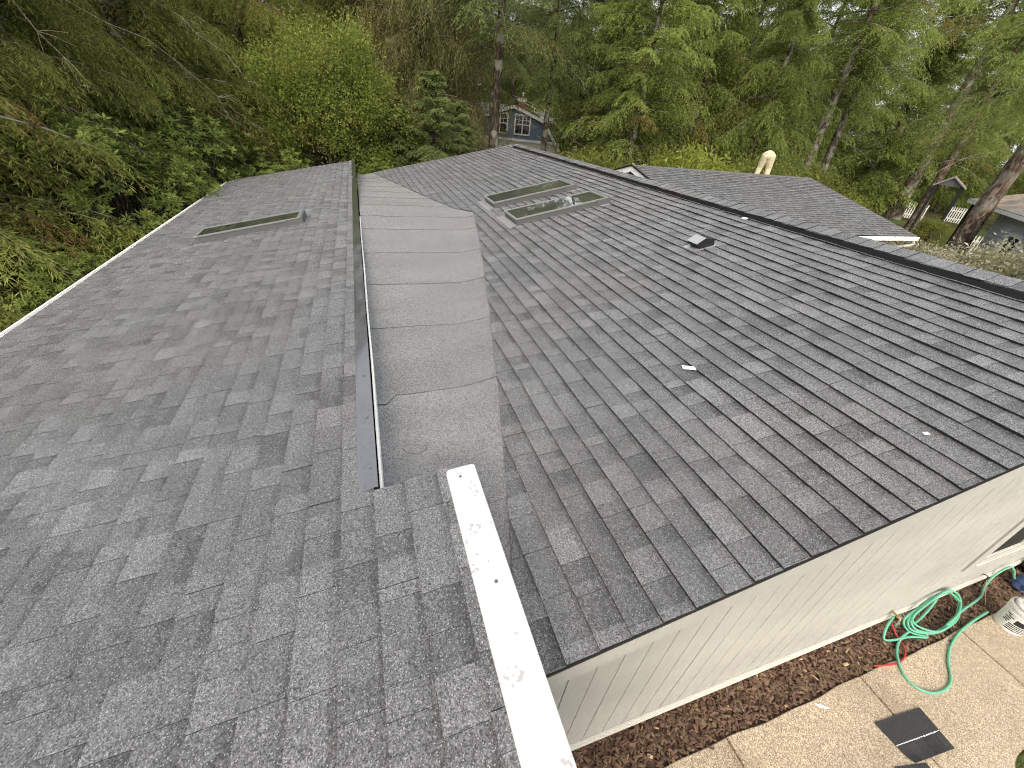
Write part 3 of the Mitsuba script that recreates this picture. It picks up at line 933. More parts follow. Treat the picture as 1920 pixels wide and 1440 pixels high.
def conifer(seed, H, z0, nbr, L0, Ltop, up, droop, n2, n3, bl, bw, hang2, hang3, r0, spread=0.42, trunk='m_trunk_dark', leaf='m_needle', dead=0, zpow=1.0, lean=0.0, ang=0.95):
    rng = np.random.default_rng(seed)
    q = np.sort(rng.random(nbr)) ** zpow
    z = z0 + (H - z0) * q
    env = np.minimum(1.0, 0.55 + 2.2 * q) * (1 - q) ** 0.75
    L = (Ltop + (L0 - Ltop) * env) * rng.uniform(0.65, 1.12, nbr)
    az = rng.uniform(0, 2 * np.pi, nbr)
    a, b = up + rng.normal(0, 0.12, nbr) + 0.35 * q, droop * rng.uniform(0.7, 1.35, nbr)
    tx = lambda zz: lean * zz
    C, S = np.cos(az), np.sin(az)

    def along(t):
        r = L[:, None] * t
        bend = 0.10 * np.sin(3 * t + az[:, None])
        return np.stack([C[:, None] * r - S[:, None] * r * bend + tx(z)[:, None], S[:, None] * r + C[:, None] * r * bend, z[:, None] + L[:, None] * (a[:, None] * t - b[:, None] * t * t)], -1)

    mt = MB()
    zz = np.linspace(-0.3, H, 14)
    rr = r0 * (1 - zz / H * 0.93) * (1 + 0.55 * np.exp(-np.maximum(zz, 0) / 0.5))
    wob = 0.06 * np.sin(zz * 0.7 + seed)
    mt.add(*tube(np.stack([tx(zz) + wob * 0.5, wob, zz], 1), rr, 9)[:2])
    limbs = along(np.linspace(0, 0.92, 6)[None, :].repeat(nbr, 0))
    for i in range(nbr):
        mt.add(*tube(limbs[i], np.linspace(0.011 + 0.0085 * L[i], 0.004, 6), 3, cap=False))
    t2 = (np.arange(n2)[None, :] + rng.random((nbr, n2))) / n2 * 0.93 + 0.07
    p2 = along(t2)
    tan = unit(np.stack([np.broadcast_to(C[:, None], t2.shape), np.broadcast_to(S[:, None], t2.shape), a[:, None] - 2 * b[:, None] * t2], -1))
    sgn = np.where((np.arange(n2) % 2 == 0)[None, :], 1.0, -1.0) * np.ones((nbr, 1))
    side = np.stack([-S[:, None] * sgn, C[:, None] * sgn, np.zeros_like(sgn)], -1)
    an = ang + rng.normal(0, 0.22, t2.shape)
    d2 = tan * np.cos(an)[..., None] + side * np.sin(an)[..., None]
    d2[..., 2] -= hang2 * rng.uniform(0.4, 1.5, t2.shape)
    d2 = unit(d2 + rng.normal(0, 0.10, d2.shape))
    l2 = (L[:, None] * spread * (1.02 - 0.72 * t2) + 0.10) * rng.uniform(0.55, 1.2, t2.shape)
    t3 = (np.arange(n3)[None, None, :] + rng.random((nbr, n2, n3))) / n3
    p3 = p2[:, :, None] + d2[:, :, None] * (l2[..., None] * t3)[..., None]
    p3[..., 2] -= hang3 * l2[..., None] * t3 ** 2
    perp = unit(np.cross(d2, np.array([0, 0, 1.0]) + 0.3 * tan))
    s3 = np.where(rng.random(t3.shape) < 0.5, 1.0, -1.0)
    w3 = rng.uniform(0.2, 0.95, t3.shape)
    d3 = d2[:, :, None] * (1.05 - w3)[..., None] + perp[:, :, None] * (s3 * w3)[..., None]
    d3[..., 2] -= hang3 * (0.35 + 0.6 * t3) * rng.uniform(0.3, 1.3, t3.shape)
    d3 = unit(d3 + rng.normal(0, 0.14, d3.shape))
    n = nbr * n2 * n3
    U = np.stack([np.clip(0.6 * rng.random(t3.shape) + 0.4 * t3 * np.broadcast_to(t2[..., None], t3.shape), 0, 1), np.broadcast_to(rng.random(nbr)[:, None, None], t3.shape)], -1).reshape(n, 2)
    v, f, uv = blades_mesh(p3.reshape(n, 3), d3.reshape(n, 3), bl * rng.uniform(0.6, 1.25, n), bw * rng.uniform(0.7, 1.3, n), U, rng=rng)
    g = {'type': 'shapegroup', 'trunk': mt.ply(trunk, smooth=True), 'crown': mikit.ply((v, f), leaf, smooth=False, uv=uv)}
    if dead:
        md = MB()
        for i in range(dead):
            zz, aa, LL = rng.uniform(z0 * 0.4, H * 0.55), rng.uniform(0, 6.28), rng.uniform(0.5, 1.0) * L0
            t = np.linspace(0.25, 1, 6)
            pts = np.stack([np.cos(aa) * LL * t, np.sin(aa) * LL * t, zz + LL * (0.15 * t - 0.55 * t * t)], 1) + rng.normal(0, 0.05, (6, 3))
            md.add(*tube(pts, np.linspace(0.011, 0.003, 6), 3, cap=False))
            for k in range(9):
                w = pts[rng.integers(2, 6)]
                d = unit(np.array([np.cos(aa), np.sin(aa), -0.8]) + rng.normal(0, 0.6, 3))
                l = rng.uniform(0.2, 0.55)
                md.add(*tube(np.stack([w, w + d * l * 0.5 + rng.normal(0, 0.03, 3), w + d * l + [0, 0, -0.1 * l]]), [0.005, 0.004, 0.002], 3, cap=False))
        g['dead_branches'] = md.ply('m_twig_pale')
    return g


def broadleaf(seed, R, zc, nclump, nleaf, ll, lw, rc, leaf, trunk='m_trunk_dark', r0=0.12, rosette=0, bare=0.0, droop=0.2):
    """A rounded leafy crown: clumps of leaves over limbs that fork from a short trunk. R = (rx, ry, rz), zc = height of its middle."""
    rng = np.random.default_rng(seed)
    R = np.asarray(R, float)
    d = unit(rng.normal(0, 1, (nclump, 3)))
    d[:, 2] = np.where(d[:, 2] < -0.55, -d[:, 2], d[:, 2])
    lump = 0.72 + 0.5 * meshkit.noise(d * 2.3 + seed)
    rad = rng.uniform(0.45, 1.0, nclump) ** 0.6
    c = d * R * (lump * rad)[:, None] + [0, 0, zc]
    c[:, 2] = np.maximum(c[:, 2], 0.25)
    mt = MB()
    mt.add(*tube(np.stack([np.zeros(5), 0.03 * np.sin(np.arange(5)), np.linspace(-0.2, zc, 5)], 1), np.linspace(r0, r0 * 0.5, 5), 7))
    for i in range(0, nclump, max(1, nclump // 90)):
        s = np.array([0, 0, zc * rng.uniform(0.35, 0.9)])
        m_ = (s + c[i]) / 2 + rng.normal(0, 0.12, 3) * R.mean() * 0.4 + [0, 0, 0.1 * R[2]]
        mt.add(*tube(smooth_path([s, m_, c[i]], 3), np.linspace(r0 * 0.3, 0.006, 7), 4, cap=False))
    vs, fs, us, n0 = [], [], [], 0
    if rosette:
        nr = nleaf // rosette
        ci = rng.integers(0, nclump, nr)
        P0 = c[ci] + rng.normal(0, rc, (nr, 3))
        out = unit((P0 - [0, 0, zc]) / R + [0, 0, 0.35] + rng.normal(0, 0.25, (nr, 3)))
        e1 = unit(np.cross(out, [0.3, 0.2, 1.0]))
        e2 = np.cross(out, e1)
        an = (np.arange(rosette)[None, :] / rosette * 2 * np.pi + rng.uniform(0, 6, (nr, 1)) + rng.normal(0, 0.2, (nr, rosette)))
        tl = rng.uniform(-0.15, 0.65, (nr, rosette))
        D = unit(e1[:, None] * np.cos(an)[..., None] + e2[:, None] * np.sin(an)[..., None] + out[:, None] * tl[..., None]).reshape(-1, 3)
        P = np.repeat(P0, rosette, 0) + D * ll * 0.08
        upv = np.repeat(out, rosette, 0)
        n = len(P)
        U = np.stack([rng.random(n), np.repeat(rng.random(nr), rosette)], 1)
    else:
        n = nleaf
        ci = rng.integers(0, nclump, n)
        P = c[ci] + rng.normal(0, rc, (n, 3)) * [1, 1, 0.8]
        D = unit(unit((P - [0, 0, zc * 0.9]) / R) * 0.5 + rng.normal(0, 0.7, (n, 3)) + [0, 0, -droop])
        upv = unit(rng.normal(0, 0.55, (n, 3)) + [0, 0, 0.9])
        U = np.stack([rng.random(n), rng.random(nclump)[ci]], 1)
    v, f, uv = blades_mesh(P, D, ll * rng.uniform(0.65, 1.2, n), lw * rng.uniform(0.75, 1.2, n), U, fold=0.12, upv=upv, rng=rng)
    return {'type': 'shapegroup', 'trunk': mt.ply(trunk, smooth=True), 'crown': mikit.ply((v, f), leaf, smooth=False, uv=uv)}


leafy('m_needle_near', leaf_fn((0.112, 0.130, 0.036), (0.365, 0.395, 0.115), (0.30, 0.21, 0.09), 0.95))
leafy('m_needle_brown', leaf_fn((0.120, 0.124, 0.052), (0.330, 0.325, 0.140), (0.30, 0.22, 0.10), 0.90))
leafy('m_needle', leaf_fn((0.110, 0.140, 0.052), (0.305, 0.365, 0.140), (0.25, 0.21, 0.09), 0.95))
leafy('m_needle_light', leaf_fn((0.136, 0.176, 0.046), (0.350, 0.420, 0.125), (0.32, 0.26, 0.10), 0.95))
leafy('m_leaf_bright', leaf_fn((0.110, 0.150, 0.034), (0.330, 0.390, 0.095), (0.34, 0.37, 0.11), 0.95))
leafy('m_leaf_rhodo', leaf_fn((0.050, 0.075, 0.020), (0.200, 0.255, 0.065), (0.26, 0.30, 0.08), 0.92), rough=0.35, trans=0.5)
leafy('m_leaf_yellow', leaf_fn((0.15, 0.19, 0.03), (0.38, 0.42, 0.09), (0.54, 0.53, 0.22), 0.82))
leafy('m_leaf_pale', leaf_fn((0.14, 0.15, 0.075), (0.46, 0.44, 0.28), (0.62, 0.59, 0.44), 0.72))
leafy('m_leaf_shrub', leaf_fn((0.085, 0.112, 0.030), (0.290, 0.325, 0.085), (0.34, 0.28, 0.08), 0.93))

scene['drooping_conifer_model'] = conifer(1, 11.5, 0.5, 165, 4.3, 0.8, 0.10, 0.42, 44, 24, 0.135, 0.0185, 0.30, 0.55, 0.24, leaf='m_needle_near', dead=14, zpow=1.35)
scene['drooping_conifer_model_b'] = conifer(2, 11, 0.5, 165, 3.9, 0.8, 0.05, 0.48, 44, 24, 0.135, 0.0185, 0.42, 0.75, 0.22, leaf='m_needle_near', dead=16, zpow=1.35)
scene['brown_spruce_model'] = conifer(3, 15, 0.8, 165, 4.4, 0.7, 0.12, 0.40, 34, 18, 0.18, 0.026, 0.95, 1.25, 0.26, leaf='m_needle_brown', zpow=1.3)
scene['young_spruce_model'] = conifer(4, 6.4, 0.2, 130, 2.1, 0.25, 0.22, 0.30, 26, 13, 0.12, 0.030, 0.25, 0.35, 0.08, leaf='m_needle', zpow=0.9)
scene['tall_conifer_model'] = conifer(5, 17, 7.0, 90, 4.3, 0.7, 0.18, 0.34, 28, 15, 0.19, 0.034, 0.30, 0.5, 0.27, trunk='m_trunk_dark', leaf='m_needle', dead=9)
scene['light_conifer_model'] = conifer(6, 15, 1.0, 165, 5.0, 0.8, 0.16, 0.36, 30, 17, 0.19, 0.036, 0.28, 0.5, 0.25, trunk='m_trunk_dark', leaf='m_needle_light', zpow=1.25)
scene['light_conifer_model_b'] = conifer(7, 14.5, 1.5, 155, 4.8, 0.8, 0.10, 0.44, 30, 17, 0.19, 0.036, 0.4, 0.65, 0.25, trunk='m_trunk_dark', leaf='m_needle_light', zpow=1.25)
scene['pale_trunk_model'] = conifer(8, 19, 7.6, 95, 5.2, 0.9, 0.14, 0.36, 28, 16, 0.20, 0.038, 0.3, 0.5, 0.36, trunk='m_trunk_pale', leaf='m_needle_light', dead=8)
scene['red_trunk_model'] = conifer(9, 18, 7.4, 90, 5.0, 0.9, 0.12, 0.38, 28, 16, 0.20, 0.038, 0.3, 0.5, 0.42, trunk='m_trunk_red', leaf='m_needle_light', dead=6)
scene['far_conifer_model'] = conifer(10, 15, 0.6, 125, 4.8, 0.8, 0.14, 0.36, 16, 10, 0.38, 0.10, 0.3, 0.5, 0.22, leaf='m_needle_light', zpow=1.2)
scene['bright_tree_model'] = broadleaf(11, (2.8, 2.6, 3.3), 3.6, 250, 46000, 0.11, 0.050, 0.27, 'm_leaf_bright')
scene['rhododendron_model'] = broadleaf(12, (1.9, 1.9, 2.1), 2.0, 150, 14000, 0.15, 0.048, 0.20, 'm_leaf_rhodo', rosette=9, r0=0.07)
scene['yellow_bush_model'] = broadleaf(13, (2.2, 1.8, 1.5), 1.8, 110, 6500, 0.20, 0.075, 0.26, 'm_leaf_yellow', r0=0.07)
scene['pale_shrub_model'] = broadleaf(14, (2.0, 2.0, 1.6), 1.6, 130, 10000, 0.14, 0.060, 0.24, 'm_leaf_pale', r0=0.06)
scene['shrub_model'] = broadleaf(15, (2.0, 2.0, 1.6), 1.5, 120, 10500, 0.15, 0.062, 0.25, 'm_leaf_shrub', r0=0.06)


def plant(key, model, x, y, s=1.0, rot=0.0, z=0.0, label=None, cat='tree', group=None, kind=None, sz=None):
    key = fresh(key)
    put(key, {'type': 'instance', 'shapegroup': {'type': 'ref', 'id': model}, 'to_world': T().translate([x, y, z - 0.06]).rotate([0, 0, 1], rot).scale([s, s, sz or s])}, label, cat, group, kind)
    return key


def at_col(az, d):
    a = math.radians(az)
    return math.sin(a) * d, math.cos(a) * d


# left side, close to the eave
for (x, y, s, r, mdl, lab) in (
        (-7.4, 9.6, 1.0, 20, 'drooping_conifer_model', 'drooping olive green conifer with hanging fronds at the far left edge of the picture'),
        (-6.6, 13.4, 1.0, 140, 'drooping_conifer_model_b', 'drooping conifer left of the eave, whose fronds hang behind the pale dead branches'),
        (-6.0, 17.6, 1.05, 250, 'drooping_conifer_model', 'drooping conifer in the upper left, behind the glossy dark shrubs'),
        (-9.6, 14.6, 1.1, 80, 'drooping_conifer_model_b', 'drooping conifer in the top left corner behind the front fronds'),
        (-3.6, 21.5, 1.05, 310, 'drooping_conifer_model_b', 'drooping conifer rising above the bright leafy tree, left of it'),
        (-8.8, 19.5, 1.10, 200, 'drooping_conifer_model', 'drooping conifer in the upper left, second row behind the gutter'),
        (-6.4, 23.5, 1.15, 60, 'drooping_conifer_model', 'drooping conifer at the top, between the left corner and the bright leafy tree'),
        (-12.0, 17.0, 1.15, 120, 'drooping_conifer_model', 'drooping conifer deep in the wood at the left edge'),
        (-1.0, 26.5, 1.15, 20, 'drooping_conifer_model_b', 'drooping conifer straight behind the bright leafy tree')):
    plant('drooping_conifer', mdl, x, y, s, r, 0, lab, 'tree')
for (x, y, s, r, lab) in (
        (-4.9, 11.7, 0.92, 30, 'glossy dark green shrub with leaf rosettes, nearest of those behind the white gutter'),
        (-4.4, 14.6, 0.95, 130, 'glossy dark green shrub beside the far corner of the left eave'),
        (-6.3, 9.3, 0.62, 200, 'low glossy shrub in the deep shade at the left edge'),
        (-2.3, 16.2, 0.80, 260, 'dark glossy shrub behind the far edge of the left roof'),
        (0.9, 16.4, 0.72, 320, 'glossy shrub behind the far end of the flat valley strip'),
        (-6.4, 12.6, 0.95, 75, 'tall glossy shrub in the second row left of the gutter'),
        (-7.6, 11.2, 0.75, 165, 'glossy shrub at the left edge, deep in shade'),
        (-5.2, 16.4, 1.05, 15, 'tall glossy shrub behind the one at the far corner of the eave'),
        (-5.0, 9.0, 0.50, 100, 'knee high glossy shrub just below the gutter'),
        (-0.4, 15.9, 0.62, 45, 'low glossy shrub behind the dark far end of the metal flashing')):
    plant('rhododendron', 'rhododendron_model', x, y, s, r, 0, lab, 'shrub')
plant('leafy_tree', 'bright_tree_model', -0.9, 18.6, 1.0, 15, 0, 'bright yellow green broadleaf tree behind the left roof', 'tree')
plant('leafy_tree', 'bright_tree_model', 1.6, 19.6, 0.62, 200, 0, 'small bright green broadleaf tree to the right of the large bright one', 'tree')

# middle: brownish spruces and young trees behind the far rake
for (az, d, s, r, lab) in (
        (3.5, 25.5, 1.0, 10, 'brownish spruce with hanging twigs, directly behind the bright leafy tree'),
        (8.0, 23.0, 1.0, 120, 'brownish drooping spruce left of the dark trunk'),
        (11.0, 28.0, 1.1, 220, 'brownish spruce behind the others, just left of the blue house'),
        (0.0, 30.0, 1.1, 300, 'brownish spruce in the dark gap above the bright leafy tree')):
    plant('brown_spruce', 'brown_spruce_model', *at_col(az, d), s, r, 0, lab, 'tree')
for (az, d, s, r, lab) in (
        (8.8, 18.6, 0.92, 0, 'young spruce with pale tips behind the far roof edge, left of the blue house'),
        (11.8, 19.8, 0.80, 90, 'young spruce close to the left side of the blue house'),
        (5.2, 18.8, 0.78, 200, 'short young spruce right of the bright leafy tree')):
    plant('young_spruce', 'young_spruce_model', *at_col(az, d), s, r, 0, lab, 'tree')
for (az, d, s, r, lab) in (
        (16.15, 21.0, 1.0, 40, 'tall conifer whose dark bare trunk stands in front of the blue house'),
        (22.2, 28.0, 0.85, 160, 'tall thin trunked conifer at the right side of the blue house'),
        (25.8, 32.0, 1.05, 280, 'tall open conifer with sky showing through, right of the blue house'),
        (18.0, 44.0, 1.1, 10, 'tall conifer behind the blue house'),
        (13.5, 41.0, 1.1, 75, 'tall conifer behind the left part of the blue house')):
    plant('tall_conifer', 'tall_conifer_model', *at_col(az, d), s, r, 0, lab, 'tree')

# right: lighter feathery conifers
LC = [(24.6, 40.0, 1.15, 'light_conifer_model_b', 'light green conifer far behind, just right of the blue house'),
      (16.0, 49.0, 1.25, 'light_conifer_model', 'light green conifer far behind the left half of the blue house'),
      (20.5, 50.0, 1.25, 'light_conifer_model_b', 'light green conifer far behind the chimney of the blue house'),
      (10.5, 37.0, 1.15, 'light_conifer_model', 'light green conifer far behind the brownish spruces'),
      (33.8, 45.0, 1.25, 'light_conifer_model', 'light green conifer in the third row above the yellow leaved bush'),
      (44.0, 47.0, 1.25, 'light_conifer_model_b', 'light green conifer in the third row above the bending person'),
      (29.2, 31.0, 1.00, 'light_conifer_model', 'light green conifer above the gable of the side building'),
      (30.0, 35.0, 1.10, 'light_conifer_model_b', 'light green conifer behind the yellow leaved bush'),
      (32.5, 27.0, 0.95, 'light_conifer_model', 'light green conifer to the right of the yellow leaved bush'),
      (36.0, 38.0, 1.10, 'light_conifer_model', 'light green conifer behind the ridge of the side building, left of the bending person'),
      (38.5, 31.0, 1.00, 'light_conifer_model_b', 'light green conifer with drooping boughs just left of the bending person'),
      (42.0, 36.0, 1.10, 'light_conifer_model', 'light green conifer directly behind the bending person'),
      (45.5, 31.0, 0.95, 'light_conifer_model_b', 'light green conifer right of the bending person'),
      (48.5, 46.0, 1.25, 'light_conifer_model', 'light green conifer behind the pair of pale trunks'),
      (51.5, 60.0, 1.30, 'light_conifer_model_b', 'light green conifer behind the picket fence'),
      (56.5, 66.0, 1.40, 'light_conifer_model', 'light green conifer behind the little pavilion'),
      (62.5, 69.0, 1.45, 'light_conifer_model_b', 'light green conifer above the grey house')]
for i, (az, d, s, mdl, lab) in enumerate(LC):
    plant('light_conifer', mdl, *at_col(az, d), s, 47 * i, 0, lab, 'tree')
for (az, d, s, r, mdl, key, lab) in (
        (50.9, 36.0, 1.0, 0, 'pale_trunk_model', 'pale_trunk_conifer', 'conifer with a pale lichened trunk, left one of the leaning looking pair'),
        (52.4, 38.5, 0.85, 70, 'pale_trunk_model', 'pale_trunk_conifer', 'thinner pale trunked conifer, right one of the pair'),
        (59.9, 53.0, 1.40, 150, 'pale_trunk_model', 'pale_trunk_conifer', 'pale trunked conifer rising at the left end of the picket fence'),
        (61.6, 43.0, 0.75, 190, 'red_trunk_model', 'brown_trunk_conifer', 'dark trunked conifer in front of the pavilion'),
        (65.7, 25.0, 0.88, 240, 'red_trunk_model', 'brown_trunk_conifer', 'conifer with a thick rough brown trunk left of the grey house')):
    plant(key, mdl, *at_col(az, d), s, r, 0, lab, 'tree')
plant('yellow_bush', 'yellow_bush_model', *at_col(39.8, 20.5), 1.05, 30, 0.9, 'bush with yellow leaves behind the ridge of the side building', 'bush')
SH = [(24.0, 20.5, 1.0, 'green shrub between the blue house and the white gable'), (29.0, 21.5, 1.1, 'green shrub behind the left end of the side building'), (42.5, 22.5, 1.15, 'green shrub behind the bending person'),
      (46.0, 23.5, 1.2, 'green shrub at the far right corner of the side building ridge'), (49.5, 26.0, 1.2, 'green shrub at the foot of the paired pale trunks'), (54.0, 25.0, 1.0, 'green shrub right of the sloping edge of the side building'),
      (56.2, 31.0, 0.62, 'green shrub in front of the first stretch of picket fence'), (63.3, 37.0, 0.50, 'green shrub between the two stretches of picket fence'), (14.0, 17.8, 0.75, 'green shrub just behind the far peak of the main roof'), (19.5, 17.5, 0.62, 'green shrub below the blue house')]
for i, (az, d, s, lab) in enumerate(SH):
    plant('shrub', 'shrub_model', *at_col(az, d), s, 61 * i, 0.2, lab, 'shrub')
PS = [(64.0, 20.0, 0.72, 'pale cream leaved shrub in front of the thick brown trunk'), (69.5, 17.0, 0.95, 'pale leaved shrub at the right edge of the picture above the ridge'), (61.0, 21.0, 0.68, 'pale leaved shrub beside the white eave of the side building'),
      (72.0, 18.5, 0.9, 'pale leaved shrub in front of the grey house wall'), (21.8, 24.0, 0.9, 'pale flowering shrub at the right foot of the blue house')]
for i, (az, d, s, lab) in enumerate(PS):
    plant('pale_shrub', 'pale_shrub_model', *at_col(az, d), s, 83 * i, 0.0, lab, 'shrub')
# a wood beyond, one mass of far crowns
rng = np.random.default_rng(77)
k = 0
for az in np.arange(-62, 96, 3.1):
    for row, (d0, d1) in enumerate(((41, 47), (52, 62), (70, 92))):
        d = rng.uniform(d0, d1)
        a = az + rng.uniform(-1.3, 1.3)
        x, y = at_col(a, d)
        if (row == 0 and (a > 46 or 10 < a < 26)) or (row == 1 and 57 < a < 70):
            continue
        k += 1
        s = rng.uniform(0.82, 1.1) * (1.0 + 0.22 * max(row - 1, 0)) * (0.92 if 8 < a < 48 else 1.06)
        put(f'far_wood__{k:03d}', {'type': 'instance', 'shapegroup': {'type': 'ref', 'id': 'far_conifer_model'}, 'to_world': T().translate([x, y, -0.1]).rotate([0, 0, 1], float(rng.uniform(0, 360))).scale([s, s, s])})
labels['far_wood'] = {'label': 'far wood of dark conifers closing the view', 'category': 'forest', 'kind': 'stuff'}

# ------------------------------------------------------------------ the side building: long roof behind the main ridge
class PlaneN(Plane):
    """A roof plane that climbs towards +y; its courses run along x."""

    def __init__(self, y0, z0, slope):
        self.t = math.atan(slope)
        self.e, self.n, self.o = np.array([0, math.cos(self.t), math.sin(self.t)]), np.array([0, -math.sin(self.t), math.cos(self.t)]), np.array([0, y0, z0])

    def at(self, s, y, h=0.0):
        s, y, h = np.broadcast_arrays(np.asarray(s, float), np.asarray(y, float), np.asarray(h, float))
        return self.o + s[..., None] * self.e + h[..., None] * self.n - y[..., None] * np.array([1.0, 0, 0])


labels['side_building'] = {'label': 'low side building with a long grey shingle roof and white eave, behind the main ridge', 'category': 'building'}
DX0, DX1, DY0, DY1, DZ0, DZ1 = 8.3, 16.15, 8.44, 12.70, 2.70, 3.72
PD = PlaneN(DY0, DZ0, (DZ1 - DZ0) / (DY1 - DY0))
SD = (DY1 - DY0) / math.cos(PD.t)
put('side_building__roof', MB().add(PD.at([0, 0, SD, SD], [-DX0, -DX1, -DX1, -DX0], -0.002), [[0, 1, 2, 3]]).add([[DX0, DY1, DZ1], [DX1, DY1, DZ1], [DX1, DY1 + 4.2, DZ0], [DX0, DY1 + 4.2, DZ0]], [[0, 1, 2, 3]]).ply('m_shingle'))
sd = shingles(PD, sbox(-0.02, -DX1, SD, -DX0), -0.02, SD - 0.05, -DX1, -DX0, 9, teeth=True)
put('side_building__roof__shingles', join([m for m, f in sd]).ply('m_shingle'), kind='stuff')
mb = MB()
for x in np.arange(DX0 - 0.01, DX1 - 0.1, 0.145):
    mb.add([[x, DY1 - 0.15, DZ1 - 0.012], [x + 0.16, DY1 - 0.15, DZ1 - 0.016], [x + 0.16, DY1, DZ1 + 0.022], [x, DY1, DZ1 + 0.030], [x + 0.16, DY1 + 0.15, DZ1 - 0.016], [x, DY1 + 0.15, DZ1 - 0.012]], [[0, 1, 2, 3], [3, 2, 4, 5]], (0.35 + 0.3 * ((x * 7) % 1), 0))
put('side_building__ridge', mb.ply('m_shingle'), kind='stuff')
put('side_building__wall', MB().box([DX0 + 0.5, DY0 + 0.45, 0], [DX1 - 0.45, DY1 + 3.8, 2.66]).ply('m_siding'))
mb = MB()
yq, zq = [DY0 + 0.45, DY1, DY1 + 3.75], [2.66, DZ1 - 0.06, 2.66]
mb.add([[DX0 + 0.5, yq[0], zq[0]], [DX0 + 0.5, yq[1], zq[1]], [DX0 + 0.5, yq[2], zq[2]]], [[0, 1, 2]])
put('side_building__gable', mb.ply('m_clad'))
for sgn, far in ((1, 0), (-1, 1)):
    mb = MB()
    y0, y1 = (DY0, DY1) if sgn > 0 else (DY1 + 4.2, DY1)
    v = []
    for x in (DX0 - 0.025, DX0 + 0.012):
        for yy, zz in ((y0, DZ0 - 0.008), (y1, DZ1 - 0.008)):
            v += [[x, yy, zz], [x, yy, zz - 0.17]]
    mb.add(v, [[0, 1, 3, 2], [4, 6, 7, 5], [0, 2, 6, 4], [1, 5, 7, 3]])
    put(fresh('side_building__barge_board'), mb.ply('m_white'))
    mb = MB()
    v = []
    for x in (DX0 - 0.05, DX0 + 0.02):
        for yy, zz in ((y0, DZ0 + 0.012), (y1, DZ1 + 0.012)):
            v += [[x, yy, zz + 0.012], [x, yy, zz - 0.028]]
    mb.add(v, [[0, 1, 3, 2], [4, 6, 7, 5], [0, 2, 6, 4], [1, 5, 7, 3]])
    put(fresh('side_building__drip_edge'), mb.ply('m_black'))
mb = MB()
mb.mesh(rbox([DX0, DY0 - 0.11, DZ0 - 0.125], [DX1 + 0.03, DY0 - 0.012, DZ0 - 0.012], 0.012))
put('side_building__gutter', mb.ply('m_white'), 'white eave gutter of the side building')
mb = MB()
mb.mesh(rbox([DX1 - 0.03, DY0, DZ0 - 0.24], [DX1 + 0.02, DY1, DZ0 - 0.22], 0.004))
mb.add(*tube(smooth_path([[DX1 - 0.12, DY0 - 0.06, DZ0 - 0.12], [DX1 - 0.12, DY0 - 0.06, DZ0 - 0.26], [DX1 - 0.55, DY0 + 0.30, DZ0 - 0.42], [DX1 - 0.62, DY0 + 0.40, DZ0 - 0.60], [DX1 - 0.62, DY0 + 0.40, 0.1]], 5), 0.04, 8))
put('side_building__downspout', mb.ply('m_cream'))

# ------------------------------------------------------------------ the person bending over behind that ridge
def blob(joints, bones, res=0.022, it=14):
    """One continuous surface round a skeleton: hulls of the spheres at the ends of its bones, joined, refined and smoothed."""
    parts = []
    for a, b in bones:
        ms = []
        for q in (a, b):
            p, r = joints[q]
            ms.append(m3.Manifold.sphere(r, 20).translate(p))
        parts.append(m3.Manifold.batch_hull(ms))
    m = m3.Manifold.batch_boolean(parts, m3.OpType.Add).refine_to_length(res)
    mm = m.to_mesh()
    t = trimesh.Trimesh(mm.vert_properties[:, :3], mm.tri_verts)
    trimesh.smoothing.filter_taubin(t, iterations=it)
    return t


labels['person'] = {'label': 'person in tan trousers bending forward behind the ridge of the side building, seen from behind', 'category': 'person'}
PX, PY, PYAW = 15.25, 14.15, 47.0      # feet on the far slope of the roof
PZ = DZ1 - (PY - DY1) * 0.243 + 0.02
J = {  # x to the right of the person, y ahead, z up
    'hipl': ((-0.095, -0.10, 0.86), 0.118), 'hipr': ((0.095, -0.10, 0.86), 0.118), 'buttl': ((-0.085, -0.17, 0.88), 0.105), 'buttr': ((0.085, -0.17, 0.88), 0.105),
    'kneel': ((-0.155, -0.03, 0.47), 0.076), 'kneer': ((0.155, -0.03, 0.47), 0.076), 'anklel': ((-0.19, -0.07, 0.09), 0.056), 'ankler': ((0.19, -0.07, 0.09), 0.056),
    'toel': ((-0.21, 0.10, 0.03), 0.036), 'toer': ((0.21, 0.10, 0.03), 0.036), 'waist': ((0, 0.02, 0.90), 0.135), 'chest': ((0, 0.28, 0.80), 0.155),
    'shl': ((-0.17, 0.40, 0.72), 0.075), 'shr': ((0.17, 0.40, 0.72), 0.075), 'ell': ((-0.24, 0.46, 0.45), 0.048), 'elr': ((0.24, 0.46, 0.45), 0.048),
    'wrl': ((-0.16, 0.60, 0.24), 0.032), 'wrr': ((0.16, 0.60, 0.24), 0.032), 'neck': ((0, 0.46, 0.68), 0.058), 'head': ((0, 0.57, 0.62), 0.095), 'chin': ((0, 0.60, 0.53), 0.06),
    'palml': ((-0.14, 0.64, 0.17), 0.030), 'palmr': ((0.14, 0.64, 0.17), 0.030)}
fing = []
